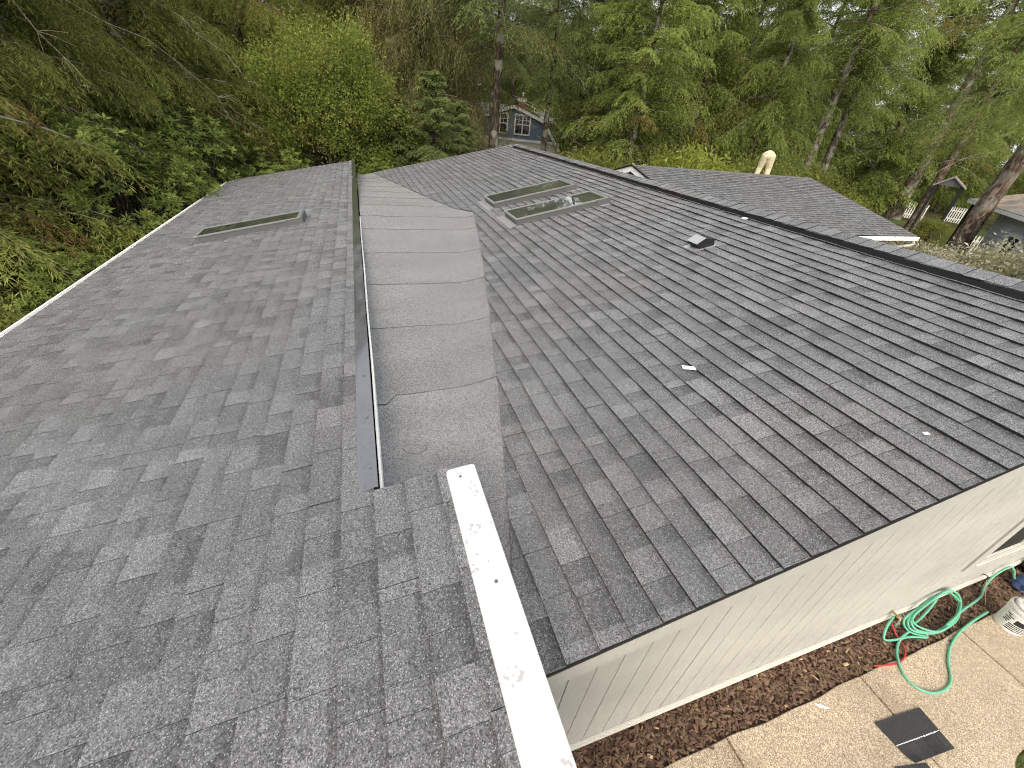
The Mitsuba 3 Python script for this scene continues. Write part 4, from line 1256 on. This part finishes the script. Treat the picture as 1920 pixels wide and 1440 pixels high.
for sd_, x0 in (('l', -0.14), ('r', 0.14)):
    for k in range(4):
        J[f'f{sd_}{k}a'] = ((x0 - 0.027 + 0.018 * k, 0.665, 0.145), 0.0105)
        J[f'f{sd_}{k}b'] = ((x0 - 0.033 + 0.022 * k, 0.690, 0.100 - 0.006 * (k in (1, 2))), 0.0085)
        fing += [(f'palm{sd_}', f'f{sd_}{k}a'), (f'f{sd_}{k}a', f'f{sd_}{k}b')]
    s_ = 1 if sd_ == 'l' else -1
    J[f't{sd_}a'] = ((x0 + s_ * 0.042, 0.64, 0.16), 0.011)
    J[f't{sd_}b'] = ((x0 + s_ * 0.055, 0.665, 0.125), 0.009)
    fing += [(f'palm{sd_}', f't{sd_}a'), (f't{sd_}a', f't{sd_}b')]
body = blob({k: (p, r * (0.9 if k not in ('head', 'chin', 'neck') else 1)) for k, (p, r) in J.items()},
            [('hipl', 'hipr'), ('hipl', 'kneel'), ('hipr', 'kneer'), ('kneel', 'anklel'), ('kneer', 'ankler'), ('anklel', 'toel'), ('ankler', 'toer'), ('hipl', 'waist'), ('hipr', 'waist'), ('waist', 'chest'), ('chest', 'shl'), ('chest', 'shr'), ('shl', 'ell'), ('shr', 'elr'), ('ell', 'wrl'), ('elr', 'wrr'), ('wrl', 'palml'), ('wrr', 'palmr'), ('chest', 'neck'), ('neck', 'head'), ('head', 'chin')] + fing, 0.012, 6)
trousers = blob({k: (p, r * 1.16 + 0.022) for k, (p, r) in J.items()}, [('hipl', 'hipr'), ('buttl', 'buttr'), ('hipl', 'buttl'), ('hipr', 'buttr'), ('buttl', 'kneel'), ('buttr', 'kneer'), ('hipl', 'kneel'), ('hipr', 'kneer'), ('kneel', 'anklel'), ('kneer', 'ankler'), ('hipl', 'waist'), ('hipr', 'waist')], 0.02, 10)
shirt = blob({k: (p, r * 1.05 + 0.010) for k, (p, r) in J.items()}, [('waist', 'chest'), ('chest', 'shl'), ('chest', 'shr'), ('shl', 'ell'), ('shr', 'elr'), ('ell', 'wrl'), ('elr', 'wrr')], 0.02, 10)
boots = blob({k: (p, r * 1.1 + 0.008) for k, (p, r) in J.items()}, [('anklel', 'toel')], 0.02, 6), blob({k: (p, r * 1.1 + 0.008) for k, (p, r) in J.items()}, [('ankler', 'toer')], 0.02, 6)
hair = m3.Manifold.sphere(0.106, 24).scale([0.94, 1.0, 1.0]).translate((0, 0.565, 0.632)).trim_by_plane((0, -0.35, 0.95), 0.40)
hm = hair.to_mesh()
PT = T().translate([PX, PY, PZ]).rotate([0, 0, 1], -PYAW)
for key, m, mat in (('body', body, 'm_skin'), ('trousers', trousers, 'm_khaki'), ('shirt', shirt, 'm_shirt'), ('boot', boots[0], 'm_black'), ('boot_001', boots[1], 'm_black'), ('hair', trimesh.Trimesh(hm.vert_properties[:, :3], hm.tri_verts), 'm_hair')):
    scene[f'person__{key}'] = mikit.ply(m, mat, smooth=True, to_world=PT)
for i, x in enumerate((-0.095, 0.095)):
    scene[numbered('person__trousers__pocket')] = mikit.ply(trimesh.convex.convex_hull(np.array([[x - 0.045, -0.262, 0.99], [x + 0.045, -0.262, 0.99], [x + 0.045, -0.294, 0.965], [x - 0.045, -0.294, 0.965], [x, -0.27, 0.96]])), 'm_tan', to_world=PT)


# ------------------------------------------------------------------ the blue house among the trees
def frame_at(az, d):
    """A frame that faces the garden: a to the right, b away, z up."""
    A = math.radians(az)
    o, b, a = np.array([math.sin(A) * d, math.cos(A) * d, 0]), np.array([math.sin(A), math.cos(A), 0]), np.array([math.cos(A), -math.sin(A), 0])
    return lambda p: o + np.asarray(p, float)[..., [0]] * a + np.asarray(p, float)[..., [1]] * b + np.asarray(p, float)[..., [2]] * np.array([0, 0, 1.0])


def framed(fr, mb, mat):
    v, f, uv = mb.arrays()
    out = MB()
    out.add(fr(v), f, uv)
    return out.ply(mat)


BH = frame_at(18.3, 34.0)
labels['blue_house'] = {'label': 'dark blue gambrel house with white trimmed windows and a brick chimney, seen between the trees', 'category': 'house'}
gam = [(-3.55, 2.86), (-2.21, 4.60), (0, 5.36), (2.21, 4.60), (3.55, 2.86)]
put('blue_house__wall', framed(BH, MB().add([[x, 0.05, z] for x, z in gam] + [[-2.6, 0.05, 3.25], [2.6, 0.05, 3.25]], [[1, 0, 5], [1, 5, 2], [2, 5, 6], [2, 6, 3], [3, 6, 4]]), 'm_blue_wall'))
for k, z in enumerate(np.arange(3.36, 5.3, 0.115)):
    def half(zz):
        return float(np.interp(zz, [2.86, 4.60, 5.36], [3.55, 2.21, 0.02]))
    a0, a1 = half(z) - 0.03, max(half(z + 0.11) - 0.03, 0.03)
    scene[fresh('blue_house__wall__clapboard')] = framed(BH, MB().add([[-a0, 0.018, z], [a0, 0.018, z], [a1, 0.046, z + 0.118], [-a1, 0.046, z + 0.118], [-a0, 0.046, z], [a0, 0.046, z]], [[0, 1, 2, 3], [4, 5, 1, 0]]), 'm_blue_wall')
mb = MB()
mb.box([-3.4, 0.06, 0], [3.4, 7.5, 3.2])
put('blue_house__lower_wall', framed(BH, mb, 'm_gray_wall'))
mb = MB()
for z in np.arange(2.0, 3.2, 0.17):
    mb.add([[-3.4, 0.03, z], [3.4, 0.03, z], [3.4, 0.055, z + 0.17], [-3.4, 0.055, z + 0.17]], [[0, 1, 2, 3]])
put('blue_house__lower_wall__shingles', framed(BH, mb, 'm_cream'), kind='stuff')
put('blue_house__trim_band', framed(BH, MB().box([-3.35, -0.05, 3.20], [3.35, 0.03, 3.36]), 'm_white'))
for (x0, z0), (x1, z1) in zip(gam[:-1], gam[1:]):
    dx, dz = x1 - x0, z1 - z0
    l = math.hypot(dx, dz)
    nx, nz = dz / l * 0.19, -dx / l * 0.19
    mb = MB()
    v = [[x0, -0.16, z0], [x1, -0.16, z1], [x1 + nx, -0.16, z1 + nz], [x0 + nx, -0.16, z0 + nz], [x0, -0.10, z0], [x1, -0.10, z1], [x1 + nx, -0.10, z1 + nz], [x0 + nx, -0.10, z0 + nz]]
    mb.add(v, [[0, 1, 2, 3], [7, 6, 5, 4], [3, 2, 6, 7], [0, 4, 5, 1]])
    put(fresh('blue_house__barge_board'), framed(BH, mb, 'm_white'))
mb = MB()
for (x0, z0), (x1, z1) in zip(gam[:-1], gam[1:]):
    mb.add([[x0, -0.2, z0 + 0.02], [x1, -0.2, z1 + 0.02], [x1, 7.6, z1 + 0.02], [x0, 7.6, z0 + 0.02]], [[0, 1, 2, 3]])
put('blue_house__roof', framed(BH, mb, 'm_gray_roof'))
mb = MB().add([[-6.2, 1.1, 4.55], [-0.6, 1.1, 4.55], [-0.6, 2.9, 5.36], [-6.2, 2.9, 5.36], [-6.2, 4.7, 4.55], [-0.6, 4.7, 4.55]], [[0, 1, 2, 3], [3, 2, 5, 4]])
mb.add([[-6.2, 1.1, 4.55], [-6.2, 2.9, 5.36], [-6.2, 4.7, 4.55]], [[0, 1, 2]])
put('blue_house__roof_001', framed(BH, mb, 'm_gray_roof'), 'cross roof left of the blue gable')
put('blue_house__wall_001', framed(BH, MB().box([-6.0, 1.25, 0], [-2.3, 4.5, 4.5]), 'm_blue_wall'))
mb = MB().add([[1.2, 0.8, 5.12], [2.05, 0.8, 5.06], [2.75, 0.5, 4.80], [1.9, 0.5, 4.86], [1.2, 3.4, 5.16], [2.05, 3.4, 5.10]], [[0, 3, 2, 1], [0, 1, 5, 4]])
mb.add([[2.05, 0.8, 5.06], [2.75, 0.5, 4.80], [2.75, 3.2, 4.80], [2.05, 3.4, 5.10]], [[0, 1, 2, 3]])
put('blue_house__roof_002', framed(BH, mb, 'm_gray_roof'), 'dormer roof at the right of the blue gable')
put('blue_house__dormer_fascia', framed(BH, MB().box([1.85, 0.44, 4.62], [2.78, 0.52, 4.83]), 'm_white'))
put('blue_house__dormer_wall', framed(BH, MB().box([1.9, 0.6, 3.6], [2.6, 3.2, 4.8]), 'm_blue_wall'))
for x in (1.45, 2.2):
    put(fresh('blue_house__vent_pipe'), framed(BH, MB().mesh(trimesh.creation.cylinder(0.03, 0.3, sections=8, transform=trimesh.transformations.translation_matrix([x, 1.4, 5.15]))), 'm_white'))
put('blue_house__chimney', framed(BH, MB().box([0.30, 1.2, 4.6], [0.84, 1.75, 5.58]), 'm_brick'))
for k, z in enumerate(np.arange(5.0, 5.56, 0.075)):
    for q in range(3):
        x = 0.295 + 0.185 * q - 0.09 * (k % 2)
        a, b = max(x, 0.295), min(x + 0.175, 0.845)
        scene[fresh('blue_house__chimney__brick')] = framed(BH, MB().box([a, 1.19, z], [b, 1.24, z + 0.063]), 'm_brick')
put('blue_house__chimney__cap', framed(BH, MB().mesh(rbox([0.24, 1.14, 5.58], [0.90, 1.81, 5.80], 0.02)), 'm_cream'))
put('blue_house__chimney__flue', framed(BH, MB().mesh(trimesh.creation.cylinder(0.09, 0.34, sections=12, transform=trimesh.transformations.translation_matrix([0.57, 1.5, 5.93]))).mesh(trimesh.creation.cylinder(0.13, 0.05, sections=12, transform=trimesh.transformations.translation_matrix([0.57, 1.5, 6.11]))), 'm_cream'))
for x0 in (-1.42, 0.17):
    key = fresh('blue_house__window')
    x1, z0, z1, w = x0 + 0.97, 3.68, 4.76, 0.085
    mb = MB()
    for lo, hi in (([x0 - w, -0.045, z0 - w], [x0, 0.03, z1 + w]), ([x1, -0.045, z0 - w], [x1 + w, 0.03, z1 + w]), ([x0, -0.043, z0 - w], [x1, 0.03, z0]), ([x0, -0.043, z1], [x1, 0.03, z1 + w])):
        mb.box(lo, hi)
    put(key + '__frame', framed(BH, mb, 'm_white'))
    mb = MB()
    xm, zm = (x0 + x1) / 2, z0 + 0.55
    mb.box([xm - 0.035, -0.02, z0], [xm + 0.035, 0.03, z1])
    for a, b in ((x0, xm - 0.035), (xm + 0.035, x1)):
        mb.box([a, -0.018, zm - 0.025], [b, 0.03, zm + 0.025])
        mb.box([(a + b) / 2 - 0.014, -0.012, zm + 0.025], [(a + b) / 2 + 0.014, 0.03, z1])
        mb.box([a, -0.010, (zm + z1) / 2 - 0.014], [(a + b) / 2 - 0.014, 0.03, (zm + z1) / 2 + 0.014])
        mb.box([(a + b) / 2 + 0.014, -0.010, (zm + z1) / 2 - 0.014], [b, 0.03, (zm + z1) / 2 + 0.014])
    put(key + '__muntins', framed(BH, mb, 'm_white'))
    put(key + '__pane', framed(BH, MB().add([[x0, 0.012, z0], [x1, 0.012, z0], [x1, 0.012, z1], [x0, 0.012, z1]], [[0, 1, 2, 3]]), 'm_dark_glass'))

# ------------------------------------------------------------------ the grey house at the right edge
GO, GD, GN = np.array([23.9, 10.2, 0]), np.array([-0.768, -0.640, 0]), np.array([-0.640, 0.768, 0])


def GH(p):
    p = np.asarray(p, float)
    return GO + p[..., [0]] * GD - p[..., [1]] * GN + p[..., [2]] * np.array([0, 0, 1.0])


labels['grey_house'] = {'label': 'pale grey clapboard house with a weathered brown roof and dark porch at the right edge', 'category': 'house'}
put('grey_house__wall', framed(GH, MB().box([0, 0.02, 0], [9, 6, 3.38]), 'm_gray_wall'))
for z in np.arange(0.4, 3.35, 0.19):
    for a, b in ([(0, 9)] if not 1.2 < z < 2.75 else [(0, 1.85), (3.15, 9)]):
        scene[fresh('grey_house__wall__clapboard')] = framed(GH, MB().add([[a, -0.022, z], [b, -0.022, z], [b, 0.012, z + 0.195], [a, 0.012, z + 0.195], [a, 0.012, z], [b, 0.012, z]], [[0, 1, 2, 3], [4, 5, 1, 0]]), 'm_gray_wall')
put('grey_house__corner_board', framed(GH, MB().box([-0.05, -0.035, 0], [0.09, 0.03, 3.36]), 'm_gray_wall'))
put('grey_house__roof', framed(GH, MB().add([[-2.6, -0.55, 3.42], [9, -0.55, 3.42], [9, 3.0, 4.42], [-2.6, 3.0, 4.42], [9, 6.4, 3.45], [-2.6, 6.4, 3.45]], [[0, 1, 2, 3], [3, 2, 4, 5]]), 'm_old_roof'))
put('grey_house__fascia', framed(GH, MB().box([-2.6, -0.56, 3.28], [9, -0.52, 3.40]), 'm_white'))
put('grey_house__soffit', framed(GH, MB().box([-2.6, -0.52, 3.36], [9, 0.02, 3.385]), 'm_white'))
put('grey_house__roof_vent', framed(GH, MB().mesh(rbox([1.2, 1.25, 3.95], [1.6, 1.6, 4.16], 0.02)), 'm_black'))
mb = MB()
for lo, hi in (([1.9, -0.04, 1.25], [2.0, 0.02, 2.75]), ([3.0, -0.04, 1.25], [3.1, 0.02, 2.75]), ([2.0, -0.038, 1.25], [3.0, 0.02, 1.35]), ([2.0, -0.038, 2.65], [3.0, 0.02, 2.75]), ([2.47, -0.03, 1.35], [2.53, 0.02, 2.65]), ([2.0, -0.028, 1.95], [2.47, 0.02, 2.01])):
    mb.box(lo, hi)
put('grey_house__window__frame', framed(GH, mb, 'm_white'))
put('grey_house__window__pane', framed(GH, MB().add([[2.0, -0.005, 1.35], [3.0, -0.005, 1.35], [3.0, -0.005, 2.65], [2.0, -0.005, 2.65]], [[0, 1, 2, 3]]), 'm_dark_glass'))
put('grey_house__porch_floor', framed(GH, MB().box([-2.6, -0.4, 0.3], [-0.02, 5.5, 0.45]), 'm_old_roof'))
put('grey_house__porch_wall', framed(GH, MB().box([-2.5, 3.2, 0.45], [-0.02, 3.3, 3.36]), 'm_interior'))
for a, b in ((-0.35, -0.3), (-2.45, -0.3), (-2.45, 2.8)):
    put(fresh('grey_house__porch_post'), framed(GH, MB().mesh(rbox([a - 0.07, b - 0.07, 0.45], [a + 0.07, b + 0.07, 3.36], 0.01)), 'm_black'))
for a0, a1 in ((-2.38, -0.42),):
    mb = MB()
    for z in (0.62, 1.38):
        mb.box([a0, -0.34, z], [a1, -0.27, z + 0.07])
    for a in np.arange(a0 + 0.12, a1 - 0.05, 0.15):
        mb.box([a, -0.32, 0.69], [a + 0.03, -0.29, 1.38])
    put(fresh('grey_house__porch_railing'), framed(GH, mb, 'm_black'))

# ------------------------------------------------------------------ the small pavilion and the picket fences
PV = frame_at(62.6, 42.0)
labels['pavilion'] = {'label': 'small garden pavilion with dark posts and a brown gabled roof behind the trunks', 'category': 'pavilion'}
put('pavilion__roof', framed(PV, MB().add([[-0.85, -0.2, 3.35], [0, -0.2, 3.95], [0, 2.4, 3.95], [-0.85, 2.4, 3.35], [0.85, -0.2, 3.35], [0.85, 2.4, 3.35]], [[0, 1, 2, 3], [1, 4, 5, 2]]), 'm_old_roof'))
put('pavilion__gable', framed(PV, MB().add([[-0.75, -0.05, 3.36], [0.75, -0.05, 3.36], [0, -0.05, 3.88]], [[0, 1, 2]]), 'm_clad'))
for x0, x1 in ((-0.85, 0), (0.85, 0)):
    put(fresh('pavilion__barge_board'), framed(PV, MB().add([[x0, -0.22, 3.35], [x1, -0.22, 3.95], [x1, -0.22, 3.86], [x0, -0.22, 3.26]], [[0, 1, 2, 3]]), 'm_gray_roof'))
for x in (-0.66, 0.66):
    for b in (0.0, 2.2):
        put(fresh('pavilion__post'), framed(PV, MB().mesh(rbox([x - 0.09, b - 0.09, 0], [x + 0.09, b + 0.09, 3.38], 0.01)), 'm_black'))


def picket_fence(az0, az1, d, label):
    key = fresh('picket_fence')
    tag(key, label, 'fence', None)
    p0, p1 = np.array(at_col(az0, d)), np.array(at_col(az1, d))
    L = np.linalg.norm(p1 - p0)
    u = (p1 - p0) / L
    n = np.array([u[1], -u[0]])
    R = np.eye(4)
    R[:2, 0], R[:2, 1], R[:2, 3] = u, -n, p0

    def w(m):
        m.apply_transform(R)
        return mikit.ply(m, 'm_white')
    for k, a in enumerate(np.arange(0.0, L, 0.165)):
        c = np.array([[a, 0], [a + 0.085, 0], [a + 0.085, 1.22], [a + 0.0425, 1.30], [a, 1.22]])
        g = trimesh.creation.extrude_polygon(Polygon(c), 0.022, engine='earcut')
        v = np.array(g.vertices)
        scene[fresh(key + '__picket')] = w(trimesh.Trimesh(np.stack([v[:, 0], -v[:, 2] - 0.021, v[:, 1] + 0.08], 1), g.faces))
    for z in (0.35, 1.0):
        scene[fresh(key + '__rail')] = w(rbox([0, -0.02, z], [L, 0.03, z + 0.09], 0.004))
    for a in np.arange(0, L + 0.1, 2.2):
        scene[fresh(key + '__post')] = w(rbox([a - 0.05, -0.0, 0], [a + 0.05, 0.1, 1.35], 0.006))


picket_fence(60.4, 62.0, 54.0, 'white picket fence stretch beside the foot of a pale trunk')
picket_fence(63.6, 64.6, 57.0, 'short white picket fence stretch between the thin and the thick trunk')
picket_fence(66.2, 67.5, 36.0, 'white picket fence stretch among the pale shrubs, nearest the grey house')

# ------------------------------------------------------------------ things on the ground by the wall
HZ = 0.022
hose = MB()


def hose_run(pts, n=7):
    hose.add(*tube(smooth_path(pts, n), 0.0125, 9))


ring = np.array([[5.80, 0.60, 0.03], [5.62, 0.70, 0.05], [5.66, 0.79, 0.10], [5.92, 0.835, 0.22], [6.22, 0.850, 0.30], [6.50, 0.83, 0.20], [6.62, 0.74, 0.07], [6.40, 0.64, 0.03], [6.08, 0.585, 0.03]])
cen = ring.mean(0)
turns = []
rng = np.random.default_rng(51)
for k in range(4):
    sc_ = 1.02 - 0.035 * k
    r = cen + (ring - cen) * [sc_, sc_, 1.0] + [0.012 * k, 0.006 * (k % 2), 0.020 * k] + rng.normal(0, 0.007, ring.shape)
    r[:, 1] = np.minimum(r[:, 1], 0.852)
    r[:, 2] = np.maximum(r[:, 2], 0.028)
    turns += list(r)
hose_run([[5.44, 0.85, 0.20], [5.30, 0.80, 0.13], [5.22, 0.73, 0.04], [5.33, 0.69, 0.03], [5.55, 0.66, 0.035]] + turns + [[6.62, 0.68, 0.04], [6.85, 0.70, 0.035], [7.12, 0.73, 0.035], [7.33, 0.80, 0.04], [7.50, 0.845, 0.16], [7.66, 0.84, 0.30], [7.75, 0.80, 0.24], [7.9, 0.74, 0.06], [8.3, 0.70, 0.03]], 6)
hose_run([[5.62, 0.70, 0.05], [5.42, 0.67, 0.03], [5.22, 0.58, 0.03], [5.07, 0.42, HZ], [5.06, 0.30, HZ], [5.15, 0.21, HZ], [5.30, 0.175, HZ], [5.47, 0.19, HZ], [5.60, 0.25, HZ], [5.74, 0.35, HZ], [5.98, 0.45, HZ], [6.28, 0.52, HZ], [6.60, 0.555, 0.026], [6.95, 0.575, 0.03]], 8)
hose_run([[5.72, 0.735, 0.06], [5.95, 0.77, 0.09], [6.15, 0.82, 0.17], [6.20, 0.845, 0.24]])
put('garden_hose', hose.ply('m_hose', smooth=True), 'green garden hose coiled against the skirt board, with a loop lying on the path', 'garden hose')
put('red_hose', MB().add(*tube(smooth_path([[4.83, 0.565, 0.012], [5.0, 0.525, 0.014], [5.14, 0.505, 0.014], [5.27, 0.525, 0.016], [5.36, 0.57, 0.018], [5.41, 0.64, 0.022], [5.43, 0.72, 0.03], [5.44, 0.82, 0.10]], 6), 0.008, 8)).ply('m_red', smooth=True), 'short thin red hose at the edge of the bark chips, under the green hose', 'hose')
labels['tap'] = {'label': 'brass garden tap low on the beige wall at the start of the hose', 'category': 'tap'}
put('tap__body', MB().add(*tube([[5.44, 0.90, 0.235], [5.44, 0.80, 0.235], [5.44, 0.79, 0.18]], [0.014, 0.016, 0.012], 10)).mesh(trimesh.creation.icosphere(2, 0.024).apply_translation([5.44, 0.82, 0.237])).ply('m_brass', smooth=True))
w = trimesh.creation.torus(0.026, 0.006, major_sections=20, minor_sections=8)
w.apply_transform(trimesh.transformations.rotation_matrix(0.5, [1, 0, 0]))
w.apply_translation([5.44, 0.805, 0.285])
put('tap__handle', mikit.ply(w, 'm_clad_light', smooth=True))
put('tap__splitter', MB().add(*tube([[5.44, 0.79, 0.19], [5.41, 0.78, 0.13]], 0.013, 8)).add(*tube([[5.44, 0.79, 0.19], [5.475, 0.78, 0.13]], 0.013, 8)).ply('m_clad_light', smooth=True))

# bucket with a printed flag
labels['bucket'] = {'label': 'white plastic bucket with a black and white flag print, on the path by the hose', 'category': 'bucket'}
BX, BY, BR0, BR1, BH_ = 7.03, 0.40, 0.130, 0.150, 0.37
prof = np.array([[0, 0.0], [BR0 - 0.006, 0.0], [BR0, 0.008], [BR0 + 0.014, 0.26], [BR0 + 0.022, 0.262], [BR0 + 0.022, 0.28], [BR0 + 0.016, 0.283], [BR1 + 0.0, 0.325], [BR1 + 0.008, 0.327], [BR1 + 0.008, 0.345], [BR1 + 0.002, 0.347], [BR1 + 0.003, 0.365], [BR1 - 0.003, 0.37], [BR1 - 0.007, 0.365], [BR0 - 0.004, 0.01], [0, 0.01]])
bk = trimesh.creation.revolve(prof, sections=48)
bk.apply_translation([BX, BY, 0.005])
put('bucket__body', mikit.ply(bk, 'm_white', smooth=35))


def on_bucket(a0, a1, z0, z1, lift, mat, key):
    n = 10
    A = np.linspace(a0, a1, n)
    v = []
    for z in (z0, z1):
        r = BR0 + 0.014 * z / 0.26 + lift
        v += [[BX + r * math.cos(q), BY + r * math.sin(q), 0.005 + z] for q in A]
    scene[fresh(key)] = MB().add(v, [[i, i + 1, n + i + 1, n + i] for i in range(n - 1)]).ply(mat)


A0 = math.radians(-184)
on_bucket(A0 + 0.25, A0 + 0.95, 0.150, 0.225, 0.0012, 'm_ink', 'bucket__flag_canton')
for k in range(4):
    on_bucket(A0 + 0.02, A0 + 1.5, 0.045 + 0.026 * k, 0.059 + 0.026 * k, 0.0012, 'm_ink', 'bucket__flag_stripe')
for k in range(3):
    on_bucket(A0 + 1.0, A0 + 1.5, 0.150 + 0.026 * k, 0.164 + 0.026 * k, 0.0012, 'm_ink', 'bucket__flag_stripe')
rng = np.random.default_rng(61)
for k in range(5):
    a = A0 - 0.55 + rng.uniform(0, 0.25)
    z = 0.13 + 0.026 * k
    on_bucket(a, a + rng.uniform(0.15, 0.4), z, z + 0.013, 0.0012, 'm_ink', 'bucket__print_line')
hd = [[BX + 0.158 * math.cos(q) * 1.0, BY + 0.158 * math.sin(q) * 0.9, 0.30 - 0.13 * math.sin((q - 3.4) / 3.0 * math.pi) ** 2] for q in np.linspace(3.4, 6.4, 16)]
put('bucket__handle', MB().add(*tube(hd, 0.0028, 6)).ply('m_galvanised', smooth=True))
rag = trimesh.creation.icosphere(3, 1.0)
rv_ = np.array(rag.vertices)
rv_ = rv_ * [0.115, 0.115, 0.075] * (0.85 + 0.4 * meshkit.noise(rv_ * 2.4 + 3))[:, None] + [BX + 0.01, BY + 0.01, 0.38]
put('white_rag', mikit.ply((rv_, rag.faces), 'm_white', smooth=True), 'crumpled white rag lying in the top of the bucket', 'rag')
cl = trimesh.creation.icosphere(3, 1.0)
cv = np.array(cl.vertices)
cv = cv * [0.20, 0.11, 0.075] * (0.7 + 0.7 * meshkit.noise(cv * 2.1 + 9))[:, None]
cv[:, 2] = np.maximum(cv[:, 2], -0.03)
put('navy_cloth', mikit.ply((cv + [7.95, 0.66, 0.06], cl.faces), 'm_navy', smooth=True), 'crumpled navy blue cloth on the bark chips behind the bucket', 'cloth')
bg = trimesh.creation.icosphere(3, 1.0)
gv = np.array(bg.vertices)
gv = gv * [0.24, 0.10, 0.17] * (0.75 + 0.6 * meshkit.noise(gv * 1.9 + 5))[:, None]
put('black_bag', mikit.ply((gv + [8.42, 0.78, 0.15], bg.faces), 'm_black', smooth=True), 'black bag against the wall at the right edge, above the navy cloth', 'bag')
put('black_cable', MB().add(*tube(smooth_path([[7.25, 0.905, 0.22], [7.27, 0.85, 0.235], [7.30, 0.84, 0.13], [7.32, 0.83, 0.04]], 5), 0.007, 6)).ply('m_black', smooth=True), 'short black cable stub sticking out above the skirt board', 'cable')
put('thin_stick', MB().add(*tube([[7.30, 0.835, 0.16], [7.16, 0.72, 0.06], [7.04, 0.64, 0.02]], [0.0035, 0.004, 0.003], 5)).ply('m_tan'), 'thin tan stick leaning on the skirt board right of the hose coil', 'stick')

# offcuts of shingle on the path
def offcut(corner, label, z, strips, curl):
    key = fresh('shingle_offcut')
    tag(key, label, 'shingle')
    a, b, c, d = [np.array(q) for q in corner]

    def at(u, v, h):
        p = (a * (1 - u) + b * u) * (1 - v) + (d * (1 - u) + c * u) * v
        lift = curl * max(0, v - 0.72) ** 2 * (1 - u) * 4
        return [p[0], p[1], z + h + lift]
    mb = MB()
    U, V = np.linspace(0, 1, 9), np.linspace(0, 1, 13)
    g = np.array([[at(u, v, 0.006) for u in U] for v in V])
    idx = np.arange(117).reshape(13, 9)
    mb.add(g.reshape(-1, 3), np.stack([idx[:-1, :-1], idx[1:, :-1], idx[1:, 1:], idx[:-1, 1:]], -1).reshape(-1, 4), (0.5, 0))
    rim = np.vstack([g[0], g[1:, -1], g[-1, -2::-1], g[-2:0:-1, 0]])
    n = len(rim)
    mb.add(np.vstack([rim, rim - [0, 0, 0.006]]), [[i, (i + 1) % n, n + (i + 1) % n, n + i] for i in range(n)], (0.1, 0))
    put(key + '__sheet', mb.ply('m_cut'))
    for u0, u1, t in strips:
        mb = MB()
        q = [[at(u, v, 0.0088) for u in np.linspace(u0, u1, 3)] for v in np.linspace(0.62, 0.985, 6)]
        q = np.array(q)
        i3 = np.arange(18).reshape(6, 3)
        mb.add(q.reshape(-1, 3), np.stack([i3[:-1, :-1], i3[1:, :-1], i3[1:, 1:], i3[:-1, 1:]], -1).reshape(-1, 4), (t, 0))
        lo = q - [0, 0, 0.0028]
        for e in (0, 2):
            mb.add(np.vstack([q[:, e], lo[:, e]]), [[i, i + 1, 6 + i + 1, 6 + i] for i in range(5)], (0.0, 0))
        scene[fresh(key + '__tab')] = mb.ply('m_cut')
    if strips:
        rng = np.random.default_rng(71)
        mb = MB()
        u = 0.0
        while u < 0.98:
            w_ = rng.uniform(0.02, 0.06)
            q = [at(min(u + e * w_, 1), v, 0.0095) for v in (0.565, 0.585 + 0.01 * rng.random()) for e in (0, 1)]
            mb.add(q, [[0, 2, 3, 1]])
            u += w_ + rng.uniform(0.006, 0.02)
        put(key + '__adhesive_line', mb.ply('m_white'), 'white dashed sealing line', kind='stuff')


offcut(((4.29, 0.20), (4.90, 0.15), (4.87, -0.18), (4.33, -0.135)), 'dark shingle offcut with a white dashed line, lying flat on the path', 0.014, ((0.16, 0.36, 0.9), (0.56, 0.76, 0.15), (0.84, 0.99, 0.8)), 0.10)
offcut(((4.13, -0.09), (4.47, -0.165), (4.43, -0.50), (4.06, -0.42)), 'second shingle offcut at the bottom edge of the picture, partly under the first', 0.006, (), 0.0)
# scraps
def scrap(key, label, pts, z=None, plane=None, mat='m_white'):
    key = fresh(key)
    c = np.array(pts, float)
    lo = plane.at([plane.s_of_x(x) for x, y in c], c[:, 1], 0.020) if plane else np.column_stack([c, np.full(len(c), z)])
    up = np.array([0, 0, 0.004])
    n = len(c)
    mb = MB().add(lo + up, [[0, i, i + 1] for i in range(1, n - 1)])
    mb.add(np.vstack([lo, lo + up]), [[i, (i + 1) % n, n + (i + 1) % n, n + i] for i in range(n)])
    put(key, mb.ply(mat), label, 'scrap')


scrap('paper_scrap', 'white paper scrap in the middle of the right roof slope', [(2.035, 1.945), (2.095, 1.895), (2.085, 1.855), (2.02, 1.91)], plane=PC)
scrap('paper_scrap', 'tiny white scrap on the right roof near the rake', [(2.70, 0.870), (2.722, 0.862), (2.72, 0.845), (2.695, 0.852)], plane=PC)
scrap('paper_scrap', 'torn pale scrap on the path beside the bark chips', [(3.84, 0.50), (3.90, 0.475), (3.96, 0.425), (3.93, 0.425), (3.86, 0.46)], z=0.006)
w = trimesh.creation.torus(0.032, 0.006, major_sections=24, minor_sections=8)
wv = np.array(w.vertices)
put('white_ring', mikit.ply((PC.at(wv[:, 0] * 0.8 + PC.s_of_x(4.42), wv[:, 1] + 4.10, wv[:, 2] + 0.028), w.faces), 'm_white', smooth=True), 'small white plastic ring on the shingles just below the ridge', 'ring')
